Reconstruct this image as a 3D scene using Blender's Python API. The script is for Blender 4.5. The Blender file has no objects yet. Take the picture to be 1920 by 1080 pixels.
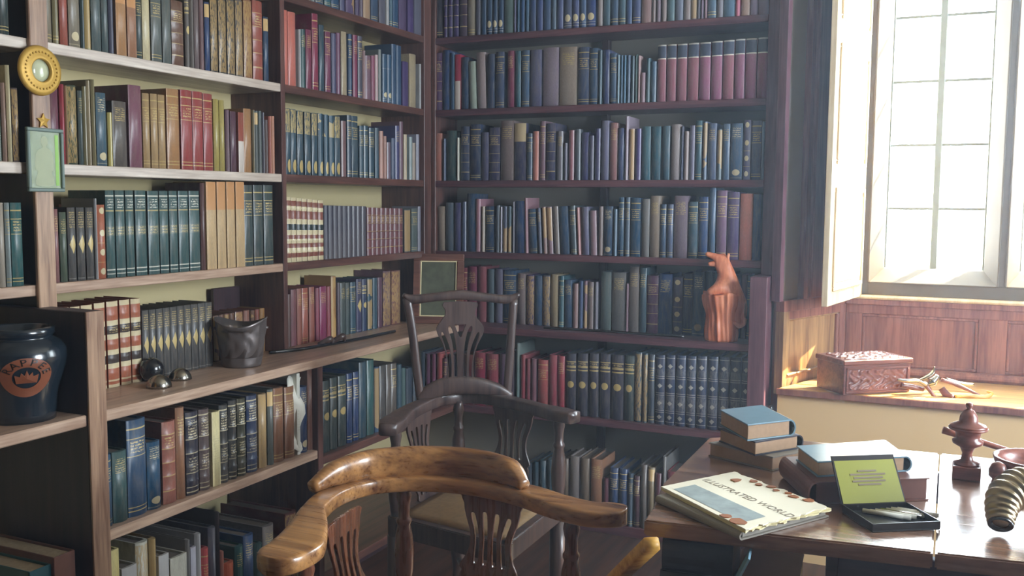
import bpy, bmesh, math, random
from mathutils import Vector, Matrix
random.seed(7)
S = bpy.context.scene
PI = math.pi

# ------------------------------------------------------------------ camera
FPX = 1803.0
YAW, PITCH, ROLL = math.radians(24.724), math.radians(5.153), math.radians(0.409)
CAM = Vector((2.0417, -3.6, 1.30))
f0 = Vector((-math.sin(YAW) * math.cos(PITCH), math.cos(YAW) * math.cos(PITCH), -math.sin(PITCH)))
rt = Vector((math.cos(YAW), math.sin(YAW), 0.0))
up = rt.cross(f0)
CR = math.cos(ROLL) * rt + math.sin(ROLL) * up
CU = -math.sin(ROLL) * rt + math.cos(ROLL) * up
cd = bpy.data.cameras.new('camera')
cd.sensor_width = 36.0
cd.lens = FPX / 1920.0 * 36.0
cd.clip_start = 0.05
cam = bpy.data.objects.new('camera', cd)
S.collection.objects.link(cam)
M = Matrix((CR, CU, -f0)).transposed().to_4x4()
M.translation = CAM
cam.matrix_world = M
S.camera = cam

# ------------------------------------------------------------------ world, sun, window light, exposure
W = bpy.data.worlds.new('daylight'); S.world = W; W.use_nodes = True
bg = W.node_tree.nodes['Background']
bg.inputs[0].default_value = (0.80, 0.90, 1.0, 1); bg.inputs[1].default_value = 9.0
S.view_settings.view_transform = 'Standard'
S.view_settings.look = 'None'
S.view_settings.exposure = 2.15
S.view_settings.gamma = 1.0
S.view_settings.use_curve_mapping = False
S.cycles.max_bounces = 7
S.cycles.diffuse_bounces = 4
S.cycles.caustics_reflective = False
S.cycles.caustics_refractive = False
S.cycles.sample_clamp_indirect = 6.0
S.cycles.use_denoising = True

def lamp(name, kind, loc, direction, **kw):
    l = bpy.data.lights.new(name, kind)
    for k, v in kw.items():
        if k != 'portal': setattr(l, k, v)
    o = bpy.data.objects.new(name, l); S.collection.objects.link(o)
    o.location = loc
    o.rotation_euler = Vector(direction).to_track_quat('-Z', 'Y').to_euler()
    if kw.get('portal'): l.cycles.is_portal = True
    return o
lamp('sun', 'SUN', (4, 3, 4), (-0.52, -0.55, -0.68), energy=10.0, color=(1.0, 0.83, 0.60), angle=0.012)
lamp('window_portal', 'AREA', (2.46, 0.64, 1.70), (0, -1, 0), shape='RECTANGLE', size=1.55, size_y=1.45, energy=1.0, portal=True)
lamp('side_window_portal', 'AREA', (4.06, -1.45, 1.6), (-1, 0, 0), shape='RECTANGLE', size=1.1, size_y=1.2, energy=1.0, portal=True)

# ------------------------------------------------------------------ picture point -> point in the room
def ray(px, py): return CR * ((px - 960) / FPX) - CU * ((py - 540) / FPX) + f0
def hit(px, py, ax, v):
    d = ray(px, py); return CAM + d * ((v - CAM[ax]) / d[ax])
def on_line(P0, d, px=None, py=None):
    P0 = Vector(P0); d = Vector(d)
    n = (CR * FPX - f0 * (px - 960)) if px is not None else (-CU * FPX - f0 * (py - 540))
    return P0 + d * (-((P0 - CAM).dot(n)) / d.dot(n))

# ------------------------------------------------------------------ materials
def lin(c):
    return tuple((v / 12.92 if v <= 0.04045 else ((v + 0.055) / 1.055) ** 2.4) for v in c)
def hx(s, g=1.0):
    if len(s) == 3: s = s[0] * 2 + s[1] * 2 + s[2] * 2
    c = lin([int(s[i:i + 2], 16) / 255 for i in (0, 2, 4)])
    return tuple(min(0.9, v * g) for v in c) + (1,)
class NT:
    def __init__(self, name):
        self.m = bpy.data.materials.new(name); self.m.use_nodes = True
        self.t = self.m.node_tree; self.n = self.t.nodes; self.l = self.t.links
        self.b = self.n['Principled BSDF']
    def node(self, ty, **kw):
        n = self.n.new(ty)
        for k, v in kw.items(): setattr(n, k, v)
        return n
    def inp(self, sock, v):
        if isinstance(v, bpy.types.NodeSocket): self.l.new(v, sock)
        else: sock.default_value = v
    def math(self, op, a, b=0.0, clamp=False):
        n = self.node('ShaderNodeMath', operation=op, use_clamp=clamp); self.inp(n.inputs[0], a); self.inp(n.inputs[1], b); return n.outputs[0]
    def mix(self, f, a, b, mode='MIX'):
        n = self.node('ShaderNodeMix', data_type='RGBA', blend_type=mode)
        self.inp(n.inputs[0], f); self.inp(n.inputs[6], a); self.inp(n.inputs[7], b); return n.outputs[2]
    def noise(self, scale=5, detail=3, vec=None, stretch=None, coord='Object'):
        n = self.node('ShaderNodeTexNoise'); n.inputs['Scale'].default_value = scale; n.inputs['Detail'].default_value = detail
        if vec is None:
            vec = self.node('ShaderNodeTexCoord').outputs[coord]
        if stretch:
            mp = self.node('ShaderNodeMapping'); mp.inputs['Scale'].default_value = stretch; self.l.new(vec, mp.inputs[0]); vec = mp.outputs[0]
        self.l.new(vec, n.inputs['Vector']); return n.outputs[0]
    def ramp(self, f, stops):
        n = self.node('ShaderNodeValToRGB'); e = n.color_ramp.elements
        while len(e) > 1: e.remove(e[0])
        e[0].position = stops[0][0]; e[0].color = stops[0][1]
        for p, c in stops[1:]:
            x = e.new(p); x.color = c
        self.l.new(f, n.inputs[0]); return n.outputs[0]
    def bump(self, h, strength=0.3, dist=0.002):
        n = self.node('ShaderNodeBump'); n.inputs['Strength'].default_value = strength; n.inputs['Distance'].default_value = dist
        self.l.new(h, n.inputs['Height']); self.l.new(n.outputs[0], self.b.inputs['Normal'])
    def set(self, col=None, rough=None, metal=None, coat=None, spec=None, emit=None):
        if col is not None: self.inp(self.b.inputs['Base Color'], col)
        if rough is not None: self.inp(self.b.inputs['Roughness'], rough)
        if metal is not None: self.inp(self.b.inputs['Metallic'], metal)
        if coat is not None: self.b.inputs['Coat Weight'].default_value = coat; self.b.inputs['Coat Roughness'].default_value = 0.18
        if spec is not None: self.b.inputs['Specular IOR Level'].default_value = spec
        return self.m

def wood(name, c0, c1, axis='x', rough=0.4, coat=0.0, scale=1.0, spec=0.5):
    t = NT(name)
    st = {'x': (1.2, 16, 16), 'y': (16, 1.2, 16), 'z': (16, 16, 1.2)}[axis]
    n1 = t.noise(2.2 * scale, 5, stretch=st)
    n2 = t.noise(9 * scale, 4, stretch=tuple(v * 1.0 for v in st))
    f = t.math('ADD', t.math('MULTIPLY', n1, 0.65), t.math('MULTIPLY', n2, 0.35))
    t.set(t.ramp(f, [(0.34, hx(c0)), (0.62, hx(c1))]), t.math('ADD', t.math('MULTIPLY', n2, 0.2), rough - 0.1), 0.0, coat, spec)
    t.bump(n2, 0.25, 0.001)
    return t.m
def plain(name, c, rough=0.5, metal=0.0, coat=0.0, var=0.25, nscale=20, bump=0.2, spec=0.5):
    t = NT(name); n = t.noise(nscale, 4)
    col = t.mix(t.math('MULTIPLY', n, var), hx(c), (0, 0, 0, 1)) if var else hx(c)
    t.set(col, rough, metal, coat, spec)
    if bump: t.bump(n, bump, 0.001)
    return t.m

M_SHELF = wood('shelf wood', '3f2a26', '6d4a40', 'y', 0.38)
M_SHELFX = wood('shelf wood back', '422630', '6a4248', 'x', 0.36)
M_UPR = wood('upright wood', '3a2726', '6b4a42', 'z', 0.4)
M_EDGE = wood('lit edge wood', '8a6c5a', 'c0a48e', 'y', 0.34)  # paler copy of the shelf wood, window light put into its colour
M_EDGEW = wood('bleached edge wood', 'a08f82', 'd6cabc', 'y', 0.34)  # palest copy for upper near shelves, window sheen painted in
M_EDGEZ = wood('lit upright wood', '6f5040', 'b08f74', 'z', 0.36)  # upright wood with the light on its front painted in
M_SIDE = wood('dark stained side', '2a1e22', '402c30', 'z', 0.5)
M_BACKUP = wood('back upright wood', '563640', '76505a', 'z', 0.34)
M_PLASTER = plain('cream plaster', 'c8b98c', 0.85, var=0.12, nscale=3, bump=0.1)
M_PLASTERB = plain('grey plaster', '9a9488', 0.85, var=0.12, nscale=3, bump=0.1)
M_WALL = plain('room wall', '6a5644', 0.9, var=0.1, nscale=3, bump=0.1)
M_SEATWALL = plain('seat front paint', 'e2bf8a', 0.75, var=0.06, nscale=4, bump=0.05)
M_CEIL = plain('ceiling', 'a89c88', 0.9, var=0.05, nscale=3, bump=0)
M_FLOOR = wood('floor boards', '2a1a14', '55382a', 'y', 0.45)
M_PANEL = wood('panelling', '6e4038', '9c6654', 'z', 0.36)
M_PANELL = wood('side panelling', '7c5a3c', 'b28e5e', 'z', 0.34)  # golden copy of the panelling, sunlight painted into the colour
M_SEAT = wood('window seat wood', 'a67c44', 'd6ac6c', 'x', 0.38)
M_SHUTTER = wood('shutter wood', 'cbb28a', 'e6d3ae', 'z', 0.42)
M_STONE = plain('limestone', '6a5c46', 0.85, var=0.3, nscale=9, bump=0.5)
M_LEAD = plain('window lead', '8a8c7c', 0.55, var=0.2, nscale=30)
M_TABLE = wood('table oak', '6a4e40', '9a7862', 'x', 0.20, 1.0, 0.8)
M_TABLEDK = wood('table apron', '2a2028', '4a3438', 'x', 0.4)
M_OAK = wood('chair oak', '5c3620', 'b4824e', 'x', 0.30, 0.35)
M_OAKR = wood('chair red oak', '3c2016', '764630', 'z', 0.28, 0.35)
M_OAKD = wood('old dark chair wood', '2b2022', '56443e', 'z', 0.34, 0.2)
M_RUSH = plain('rush seat', '8e7048', 0.8, var=0.5, nscale=60)
M_HONEY = wood('honey wood', 'b07a28', 'e0ad52', 'x', 0.4)
M_CARVE = wood('carved dark wood', '5c2e24', '8e5444', 'x', 0.35, 0.2)
M_ORANGE = wood('orange carved wood', 'b8603c', 'e0906a', 'z', 0.45)
M_GOLD = plain('gilt', 'c9a048', 0.5, 0.35, var=0.3, nscale=60)
M_BRASS = plain('brass', 'b0a082', 0.3, 0.9, var=0.4, nscale=25)
M_SILVER = plain('silver', 'b8b4aa', 0.22, 1.0, var=0.4, nscale=30)
M_PEWTER = plain('pewter', '857c7a', 0.34, 0.6, var=0.6, nscale=18, bump=0.6)
M_BLACK = plain('black lacquer', '14161c', 0.2, coat=0.5, var=0.2)
M_MIRROR = plain('convex glass', 'c6caa8', 0.15, 0.0, var=0.3, nscale=12)
M_PAGES = plain('page edges', 'b8a487', 0.85, var=0.4, nscale=90)
M_PAGEDK = plain('dark page edges', '7c7068', 0.9, var=0.5, nscale=90)  # darker page tone for the shelved books
M_BROWNB = plain('brown leather', '6e463c', 0.42, var=0.4, nscale=30)
M_CREAM = plain('cream paper', 'e8dcae', 0.8, var=0.15, nscale=8)
M_WHITE = plain('white paper', 'e4e2d6', 0.8, var=0.1, nscale=8)
M_BLUECARD = plain('pale blue card', '7fa6bb', 0.6, var=0.1)
M_GREYB = plain('grey board', '8b8478', 0.6, var=0.2)
M_FRAMEG = plain('grey green frame', '6f8078', 0.5, var=0.3)
M_FRAMEW = wood('frame walnut', '4e3028', '7c5446', 'x', 0.34, 0.2)

def glass_mat():
    t = NT('window glass'); t.n.remove(t.b)
    g = t.node('ShaderNodeBsdfGlossy'); g.inputs['Roughness'].default_value = 0.05
    tr = t.node('ShaderNodeBsdfTransparent'); tr.inputs[0].default_value = (0.96, 0.98, 0.97, 1)
    mx = t.node('ShaderNodeMixShader'); mx.inputs[0].default_value = 0.05; t.l.new(tr.outputs[0], mx.inputs[1]); t.l.new(g.outputs[0], mx.inputs[2])
    t.l.new(mx.outputs[0], t.n['Material Output'].inputs[0]); return t.m
M_GLASS = glass_mat()

# book spine styles: flat print on cloth or leather. Colour comes from each book's own object colour.
GOLD = (0.52, 0.40, 0.17, 1)
def book_mat(name, bands=(), title=(), circles=(), mottles=(), diamonds=(), rough=0.36, board=False):
    t = NT('book ' + name)
    oi = t.node('ShaderNodeObjectInfo'); at = t.node('ShaderNodeAttribute', attribute_name='Col'); col = t.mix(1.0, oi.outputs['Color'], at.outputs['Color'], 'ADD')
    tc = t.node('ShaderNodeTexCoord'); sep = t.node('ShaderNodeSeparateXYZ'); t.l.new(tc.outputs['UV'], sep.inputs[0])
    u, v = sep.outputs[0], sep.outputs[1]
    addv = t.node('ShaderNodeVectorMath', operation='ADD'); t.l.new(tc.outputs['Generated'], addv.inputs[0])
    cmb = t.node('ShaderNodeCombineXYZ'); t.l.new(t.math('MULTIPLY', oi.outputs['Random'], 37.0), cmb.inputs[0]); t.l.new(cmb.outputs[0], addv.inputs[1])
    nz = t.noise(5, 5, vec=addv.outputs[0])
    n2 = t.noise(26, 3, vec=addv.outputs[0])
    col = t.mix(t.math('MULTIPLY', t.math('SUBTRACT', nz, 0.42, True), 1.1, True), col, (0.30, 0.25, 0.20, 1))
    col = t.mix(t.math('MULTIPLY', n2, 0.45), col, (0.0, 0.0, 0.0, 1))
    rg = rough
    gm = None
    def band(a, b): return t.math('MULTIPLY', t.math('GREATER_THAN', v, a), t.math('LESS_THAN', v, b))
    for a, b, c, op in mottles:
        nn = t.noise(14, 4, vec=addv.outputs[0])
        col = t.mix(t.math('MULTIPLY', t.math('MULTIPLY', band(a, b), t.math('GREATER_THAN', nn, 0.46)), op), col, c)
    for a, b, c, op in bands:
        col = t.mix(t.math('MULTIPLY', band(a, b), op), col, c)
    for a, b, c, op in title:
        sc = t.node('ShaderNodeCombineXYZ'); t.l.new(t.math('MULTIPLY', u, 5.5), sc.inputs[0]); t.l.new(t.math('MULTIPLY', v, 60.0), sc.inputs[1]); t.l.new(t.math('MULTIPLY', oi.outputs['Random'], 50.0), sc.inputs[2])
        nn = t.noise(1.6, 1, vec=sc.outputs[0])
        rows = t.math('GREATER_THAN', t.math('SINE', t.math('MULTIPLY', v, 190.0)), -0.2)
        mm = t.math('MULTIPLY', t.math('MULTIPLY', band(a, b), rows), t.math('GREATER_THAN', nn, 0.48))
        mm = t.math('MULTIPLY', mm, t.math('MULTIPLY', t.math('GREATER_THAN', u, 0.14), t.math('LESS_THAN', u, 0.86)))
        col = t.mix(t.math('MULTIPLY', mm, op), col, c)
    for cv, ru, rv, c in circles:
        du = t.math('DIVIDE', t.math('SUBTRACT', u, 0.5), ru); dv = t.math('DIVIDE', t.math('SUBTRACT', v, cv), rv)
        d = t.math('ADD', t.math('MULTIPLY', du, du), t.math('MULTIPLY', dv, dv))
        col = t.mix(t.math('LESS_THAN', d, 1.0), col, c)
    for cv, ru, rv, c in diamonds:
        du = t.math('ABSOLUTE', t.math('DIVIDE', t.math('SUBTRACT', u, 0.5), ru)); dv = t.math('ABSOLUTE', t.math('DIVIDE', t.math('SUBTRACT', v, cv), rv))
        col = t.mix(t.math('LESS_THAN', t.math('ADD', du, dv), 1.0), col, c)
    t.set(col, rg, 0.0, spec=0.45)
    t.bump(n2, 0.12, 0.001)
    return t.m
CRM = (0.60, 0.52, 0.33, 1); BLK = (0.02, 0.03, 0.03, 1); WHT = (0.72, 0.70, 0.60, 1); SLV = (0.42, 0.40, 0.36, 1)
STY = {
 'p': book_mat('plain'),
 'a': book_mat('titled', title=[(0.70, 0.90, GOLD, 0.8)]),
 'b': book_mat('gold banded', bands=[(0.05, 0.062, GOLD, .9), (0.09, 0.1, GOLD, .8), (0.90, 0.915, GOLD, .9), (0.80, 0.81, GOLD, .8), (0.62, 0.63, GOLD, .7)], title=[(0.66, 0.79, GOLD, .9)]),
 'r': book_mat('ribbed', bands=[(0.15, 0.165, GOLD, .7), (0.335, 0.345, GOLD, .6), (0.50, 0.51, GOLD, .6), (0.67, 0.68, GOLD, .7), (0.84, 0.85, GOLD, .7)], title=[(0.7, 0.82, GOLD, .9)]),
 'c': book_mat('moon', circles=[(0.16, 0.36, 0.055, CRM)], bands=[(0.04, 0.05, SLV, .8), (0.08, 0.088, SLV, .8), (.7, .71, SLV, .5)]),
 'g': book_mat('gilt topped', mottles=[(0.64, 0.99, GOLD, 0.75)], circles=[(0.13, 0.30, 0.10, GOLD)]),
 'h': book_mat('gold ringed', bands=[(0.72, 0.74, GOLD, .9), (0.77, 0.80, GOLD, .8), (0.86, 0.875, GOLD, .9)], title=[(0.80, 0.86, GOLD, .9)], circles=[(0.50, 0.33, 0.055, GOLD)]),
 'k': book_mat('starred', bands=[(a, a + .012, SLV, .6) for a in (0.04, 0.17, 0.20, 0.42, 0.45, 0.66, 0.69, 0.95)], diamonds=[(c, .28, .035, SLV) for c in (0.11, 0.31, 0.56, 0.84)], mottles=[(0.22, .41, SLV, .25), (.71, .8, SLV, .2)]),
 'l': book_mat('paper labelled', bands=[(0.78, 0.97, (0.60, 0.42, 0.20, 1), 1.0)]),
 't': book_mat('two tone red', bands=[(0.76, 1.0, (0.05, 0.075, 0.12, 1), .95), (0.745, 0.765, WHT, .8), (0.975, 1.0, WHT, .6)]),
 'm': book_mat('medallion', title=[(0.72, 0.94, GOLD, .7)], diamonds=[(0.50, .38, .13, GOLD)], circles=[(0.52, .30, .055, (0.62, 0.52, 0.22, 1)), (0.52, .15, .03, (0.15, .13, .06, 1))], bands=[(0.03, 0.04, SLV, .5)]),
 'v': book_mat('green volume', bands=[(0.04, 0.052, WHT, .7), (0.085, 0.1, WHT, .8), (0.93, 0.945, WHT, .8), (0.76, 0.775, GOLD, .7), (0.48, 0.59, (0.2, .2, .14, 1), .45)], title=[(0.80, 0.9, WHT, .8), (0.49, .58, GOLD, .7)]),
 'x': book_mat('law report', bands=[(0.0, 0.07, CRM, 1), (0.14, 0.22, CRM, 1), (0.29, 0.36, CRM, 1), (0.42, 0.50, CRM, 1), (0.50, 0.59, BLK, 1), (0.59, 0.67, CRM, 1), (0.8, 0.87, CRM, 1), (0.95, 1.0, CRM, 1)]),
 'z': book_mat('folio law report', bands=[(0.0, 0.035, CRM, .9), (0.07, 0.09, CRM, .8), (0.22, 0.28, CRM, .95), (0.28, 0.38, BLK, .9), (0.38, 0.44, CRM, .95), (0.56, 0.62, CRM, .95), (0.62, 0.72, BLK, .9), (0.72, 0.78, CRM, .95), (0.94, 1.0, CRM, .9)], title=[(.64, .70, GOLD, .9)]),
 'y': book_mat('two tone paper', bands=[(0.68, 1.0, (0.52, 0.27, 0.12, 1), .95)]),
 'w': book_mat('split jacket', bands=[(0.0, 0.52, (0.62, 0.56, 0.50, 1), 1)]),
 'u': book_mat('cream topped', bands=[(0.68, 1.0, (0.50, 0.40, 0.24, 1), 1)]),
 'n': book_mat('black panelled', bands=[(0.03, 0.045, CRM, .7), (0.09, 0.1, CRM, .6), (0.26, 0.27, CRM, .6), (0.50, 0.51, CRM, .6), (0.67, .68, CRM, .7), (0.93, .945, CRM, .8)], title=[(0.69, 0.90, CRM, .9), (0.28, 0.46, CRM, .6)]),
 'd': book_mat('studded', circles=[(c, .30, .045, CRM) for c in (0.10, 0.36, 0.62, 0.92)], bands=[(0.22, .23, GOLD, .5), (.48, .49, GOLD, .5)]),
 'q': book_mat('low badge', title=[(0.74, 0.93, CRM, .9)], circles=[(0.13, 0.33, 0.055, CRM)], bands=[(.03, .037, CRM, .7)]),
 's': book_mat('worn gilt', mottles=[(0.02, 0.98, (0.45, 0.30, 0.12, 1), .7)]),
 'e': book_mat('paler dust jacket', title=[(0.3, 0.7, (0.35, 0.30, 0.2, 1), .35)], rough=0.6),
}
SPH = {'p': 'cloth', 'a': 'cloth book with gold title', 'b': 'gold-banded', 'r': 'ribbed leather', 'c': 'pale-circled', 'g': 'gilt-topped', 'h': 'gold-ringed', 'k': 'star-stamped',
       'l': 'paper-labelled', 't': 'blue-topped', 'm': 'medallion-stamped', 'v': 'gold-lettered', 'x': 'cream-banded', 'z': 'cream-banded', 'y': 'two-toned', 'w': 'white-footed',
       'u': 'cream-topped', 'n': 'panelled leather', 'd': 'studded', 'q': 'badge-stamped', 's': 'worn gilt', 'e': 'paper-jacketed'}
SPH['a'] = 'gold-titled'
M_BOARD = book_mat('boards', rough=0.5)

# ------------------------------------------------------------------ object helpers
def link(o, parent=None):
    S.collection.objects.link(o)
    if parent is not None: o.parent = parent
    return o
def tag(o, label=None, cat=None, group=None, kind=None):
    if label: o['label'] = label
    if cat: o['category'] = cat
    if group: o['group'] = group
    if kind: o['kind'] = kind
    return o
def mesh(name, verts, faces, mat, parent=None, loc=(0, 0, 0), smooth=False, rot=None):
    me = bpy.data.meshes.new(name); me.from_pydata([tuple(v) for v in verts], [], faces); me.update()
    if smooth: me.shade_smooth()
    if mat: me.materials.append(mat)
    o = bpy.data.objects.new(name, me); o.location = loc
    if rot: o.rotation_euler = rot
    return link(o, parent)
def frombm(name, bm, mat, parent=None, loc=(0, 0, 0), smooth=False, rot=None):
    bmesh.ops.recalc_face_normals(bm, faces=bm.faces)
    me = bpy.data.meshes.new(name); bm.to_mesh(me); bm.free()
    if smooth: me.shade_smooth()
    if mat: me.materials.append(mat)
    o = bpy.data.objects.new(name, me); o.location = loc
    if rot: o.rotation_euler = rot
    return link(o, parent)
def empty(name, loc=(0, 0, 0), rz=0.0):
    o = bpy.data.objects.new(name, None); o.empty_display_size = 0.05; o.location = loc; o.rotation_euler = (0, 0, rz); return link(o)
def box(name, x0, x1, y0, y1, z0, z1, mat, parent=None, bev=0.0015, org=None):
    cx, cy, cz = (x0 + x1) / 2, (y0 + y1) / 2, z0
    bm = bmesh.new(); bmesh.ops.create_cube(bm, size=1.0)
    for v in bm.verts:
        v.co = Vector((v.co.x * (x1 - x0), v.co.y * (y1 - y0), (v.co.z + .5) * (z1 - z0)))
    if bev: bmesh.ops.bevel(bm, geom=bm.edges[:], offset=bev, segments=1, affect='EDGES', clamp_overlap=True)
    return frombm(name, bm, mat, parent, (cx, cy, cz))
def prism(name, pts, z0, z1, mat, parent=None, bev=0.0, loc=(0, 0, 0)):
    bm = bmesh.new()
    b = [bm.verts.new((p[0], p[1], z0)) for p in pts]; t = [bm.verts.new((p[0], p[1], z1)) for p in pts]
    n = len(pts); bm.faces.new(b[::-1]); bm.faces.new(t)
    for i in range(n): bm.faces.new((b[i], b[(i + 1) % n], t[(i + 1) % n], t[i]))
    bmesh.ops.recalc_face_normals(bm, faces=bm.faces)
    if bev: bmesh.ops.bevel(bm, geom=bm.edges[:], offset=bev, segments=2, affect='EDGES', clamp_overlap=True)
    return frombm(name, bm, mat, parent, loc)
def lathe(name, prof, mat, parent=None, loc=(0, 0, 0), seg=24, rot=None, sx=1.0, sy=1.0):
    vs, fs = [], []
    n = len(prof)
    for i in range(seg):
        a = 2 * PI * i / seg
        for r, z in prof: vs.append((r * math.cos(a) * sx, r * math.sin(a) * sy, z))
    for i in range(seg):
        j = (i + 1) % seg
        for k in range(n - 1): fs.append((i * n + k, j * n + k, j * n + k + 1, i * n + k + 1))
    bm = bmesh.new(); bv = [bm.verts.new(v) for v in vs]
    for f in fs: bm.faces.new([bv[i] for i in f])
    bmesh.ops.remove_doubles(bm, verts=bm.verts, dist=1e-5)
    hole = [e for e in bm.edges if e.is_boundary]
    if hole: bmesh.ops.holes_fill(bm, edges=hole, sides=0)
    return frombm(name, bm, mat, parent, loc, True, rot)
def lerp(a, b, t): return a + (b - a) * t
def catmull(P, n=8):
    P = [Vector(p) for p in P]; out = []
    Q = [P[0] * 2 - P[1]] + P + [P[-1] * 2 - P[-2]]
    for i in range(1, len(Q) - 2):
        for k in range(n):
            t = k / n
            out.append(0.5 * ((2 * Q[i]) + (Q[i + 1] - Q[i - 1]) * t + (2 * Q[i - 1] - 5 * Q[i] + 4 * Q[i + 1] - Q[i + 2]) * t * t + (3 * Q[i] - Q[i - 1] - 3 * Q[i + 1] + Q[i + 2]) * t ** 3))
    out.append(P[-1]); return out
def sweep(name, P, W_, H_, mat, parent=None, n=8, exp=3.0, m=16, upv=(0, 0, 1), tilt=None):
    """rounded-section bar along control points P; W_/H_ half widths at each control point"""
    C = catmull(P, n); k = len(C)
    def val(A, i):
        f = i / (k - 1) * (len(A) - 1); a = min(int(f), len(A) - 2); return lerp(A[a], A[a + 1], f - a)
    vs = []
    for i, c in enumerate(C):
        d = (C[min(i + 1, k - 1)] - C[max(i - 1, 0)]).normalized(); uv = Vector(upv)
        s = d.cross(uv).normalized(); u2 = s.cross(d).normalized()
        w, h = val(W_, i), val(H_, i)
        if tilt:
            a = val(tilt, i); s, u2 = s * math.cos(a) + u2 * math.sin(a), -s * math.sin(a) + u2 * math.cos(a)
        for j in range(m):
            a = 2 * PI * j / m; ca, sa = math.cos(a), math.sin(a)
            vs.append(c + s * (w * math.copysign(abs(ca) ** (2 / exp), ca)) + u2 * (h * math.copysign(abs(sa) ** (2 / exp), sa)))
    fs = []
    for i in range(k - 1):
        for j in range(m):
            fs.append((i * m + j, i * m + (j + 1) % m, (i + 1) * m + (j + 1) % m, (i + 1) * m + j))
    fs.append(tuple(range(m))[::-1]); fs.append(tuple((k - 1) * m + j for j in range(m)))
    o = mesh(name, vs, fs, mat, parent)
    bm = bmesh.new(); bm.from_mesh(o.data); bmesh.ops.recalc_face_normals(bm, faces=bm.faces); bm.to_mesh(o.data); bm.free()
    o.data.shade_smooth(); return o
def plate(name, loops, thick, mat, parent=None, xf=None, bev=0.0012, smooth=False):
    """flat plate with holes: loops of (x, z); built in x-z, thickness in y; xf maps a Vector"""
    cu = bpy.data.curves.new(name, 'CURVE'); cu.dimensions = '2D'; cu.fill_mode = 'BOTH'; cu.extrude = thick / 2 - bev; cu.bevel_depth = bev; cu.bevel_resolution = 1
    for lp in loops:
        sp = cu.splines.new('POLY'); sp.points.add(len(lp) - 1); sp.use_cyclic_u = True
        for p, (x, z) in zip(sp.points, lp): p.co = (x, z, 0, 1)
    tmp = bpy.data.objects.new('tmp', cu); S.collection.objects.link(tmp)
    dg = bpy.context.evaluated_depsgraph_get()
    me = bpy.data.meshes.new_from_object(tmp.evaluated_get(dg))
    bpy.data.objects.remove(tmp); bpy.data.curves.remove(cu)
    me.name = name
    for v in me.vertices:
        p = Vector((v.co.x, v.co.z, v.co.y)); v.co = xf(p) if xf else p
    bm = bmesh.new(); bm.from_mesh(me); bmesh.ops.remove_doubles(bm, verts=bm.verts, dist=1e-6); bmesh.ops.recalc_face_normals(bm, faces=bm.faces); bm.to_mesh(me); bm.free()
    me.materials.clear(); me.materials.append(mat)
    return link(bpy.data.objects.new(name, me), parent)
def smoothloop(pts, n=5):
    P = [Vector((x, z, 0)) for x, z in pts]; L = len(P); out = []
    for i in range(L):
        a, b, c, d = P[i - 1], P[i], P[(i + 1) % L], P[(i + 2) % L]
        for k in range(n):
            t = k / n
            q = 0.5 * ((2 * b) + (c - a) * t + (2 * a - 5 * b + 4 * c - d) * t * t + (3 * b - a - 3 * c + d) * t ** 3)
            out.append((q.x, q.y))
    return out
def text(name, body, size, mat, parent=None, loc=(0, 0, 0), rot=(0, 0, 0), ext=0.0004, align='CENTER'):
    cu = bpy.data.curves.new(name, 'FONT'); cu.body = body; cu.size = size; cu.extrude = ext; cu.align_x = align; cu.resolution_u = 2
    tmp = bpy.data.objects.new('tmp', cu); S.collection.objects.link(tmp)
    me = bpy.data.meshes.new_from_object(tmp.evaluated_get(bpy.context.evaluated_depsgraph_get())); bpy.data.objects.remove(tmp)
    me.name = name; me.materials.clear(); me.materials.append(mat)
    o = bpy.data.objects.new(name, me); o.location = loc; o.rotation_euler = rot; return link(o, parent)

# ================================================================== the room
def struct(o, kind='structure', label=None):
    o['kind'] = kind
    if label: o['label'] = label
    return o
struct(box('floor', -0.32, 4.1, -5.7, 0.7, -0.05, 0.0, M_FLOOR, bev=0))
struct(box('ceiling', -0.32, 4.1, -5.7, 0.9, 2.85, 2.9, M_CEIL, bev=0))
struct(box('wall_left', -0.31, -0.21, -5.7, 0.3, 0.0, 2.85, M_PLASTER, bev=0))
struct(box('wall_back', -0.21, 1.47, 0.20, 0.30, 0.0, 2.85, M_PLASTERB, bev=0))
struct(box('wall_front', -0.31, 4.1, -5.8, -5.7, 0.0, 2.85, M_WALL, bev=0))
wr = struct(box('wall_right', 4.0, 4.1, -5.7, -2.0, 0.0, 2.85, M_WALL, bev=0))
box('wall_piece', 4.0, 4.1, -0.9, 0.7, 0.0, 2.85, M_WALL, bev=0)['kind'] = 'structure'
for nm, z0, z1 in (('wall_right_below_opening', 0.0, 1.0), ('wall_right_above_opening', 2.2, 2.85)):
    struct(box(nm, 4.0, 4.1, -2.0, -0.9, z0, z1, M_WALL, bev=0))

# window side wall, splayed: local x runs along it towards the window
A = Vector((1.475, -0.06, 0)); RZ = math.atan2(0.931, 0.365)
J = empty('wall_window_side', A, RZ); J['kind'] = 'structure'
def jb(name, s0, s1, y0, y1, z0, z1, mat, bev=0.001):
    return box(name, s0, s1, y0, y1, z0, z1, mat, J, bev)
jb('backing', 0.06, 0.54, 0.035, 0.06, 0.0, 2.85, M_PANEL)
jb('lower_stile', 0.035, 0.075, 0.0, 0.035, 0.60, 0.905, M_PANELL)
jb('lower_stile', 0.455, 0.535, 0.0, 0.035, 0.60, 0.905, M_PANEL)
jb('lower_rail', 0.065, 0.455, 0.0, 0.035, 0.60, 0.668, M_PANELL)
jb('lower_rail', 0.065, 0.455, 0.0, 0.035, 0.875, 0.905, M_PANEL)
jb('panel', 0.065, 0.455, 0.014, 0.035, 0.668, 0.875, M_PANELL)
jb('panel_moulding', 0.065, 0.455, 0.004, 0.016, 0.868, 0.876, M_PANELL, 0.003)
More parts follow.
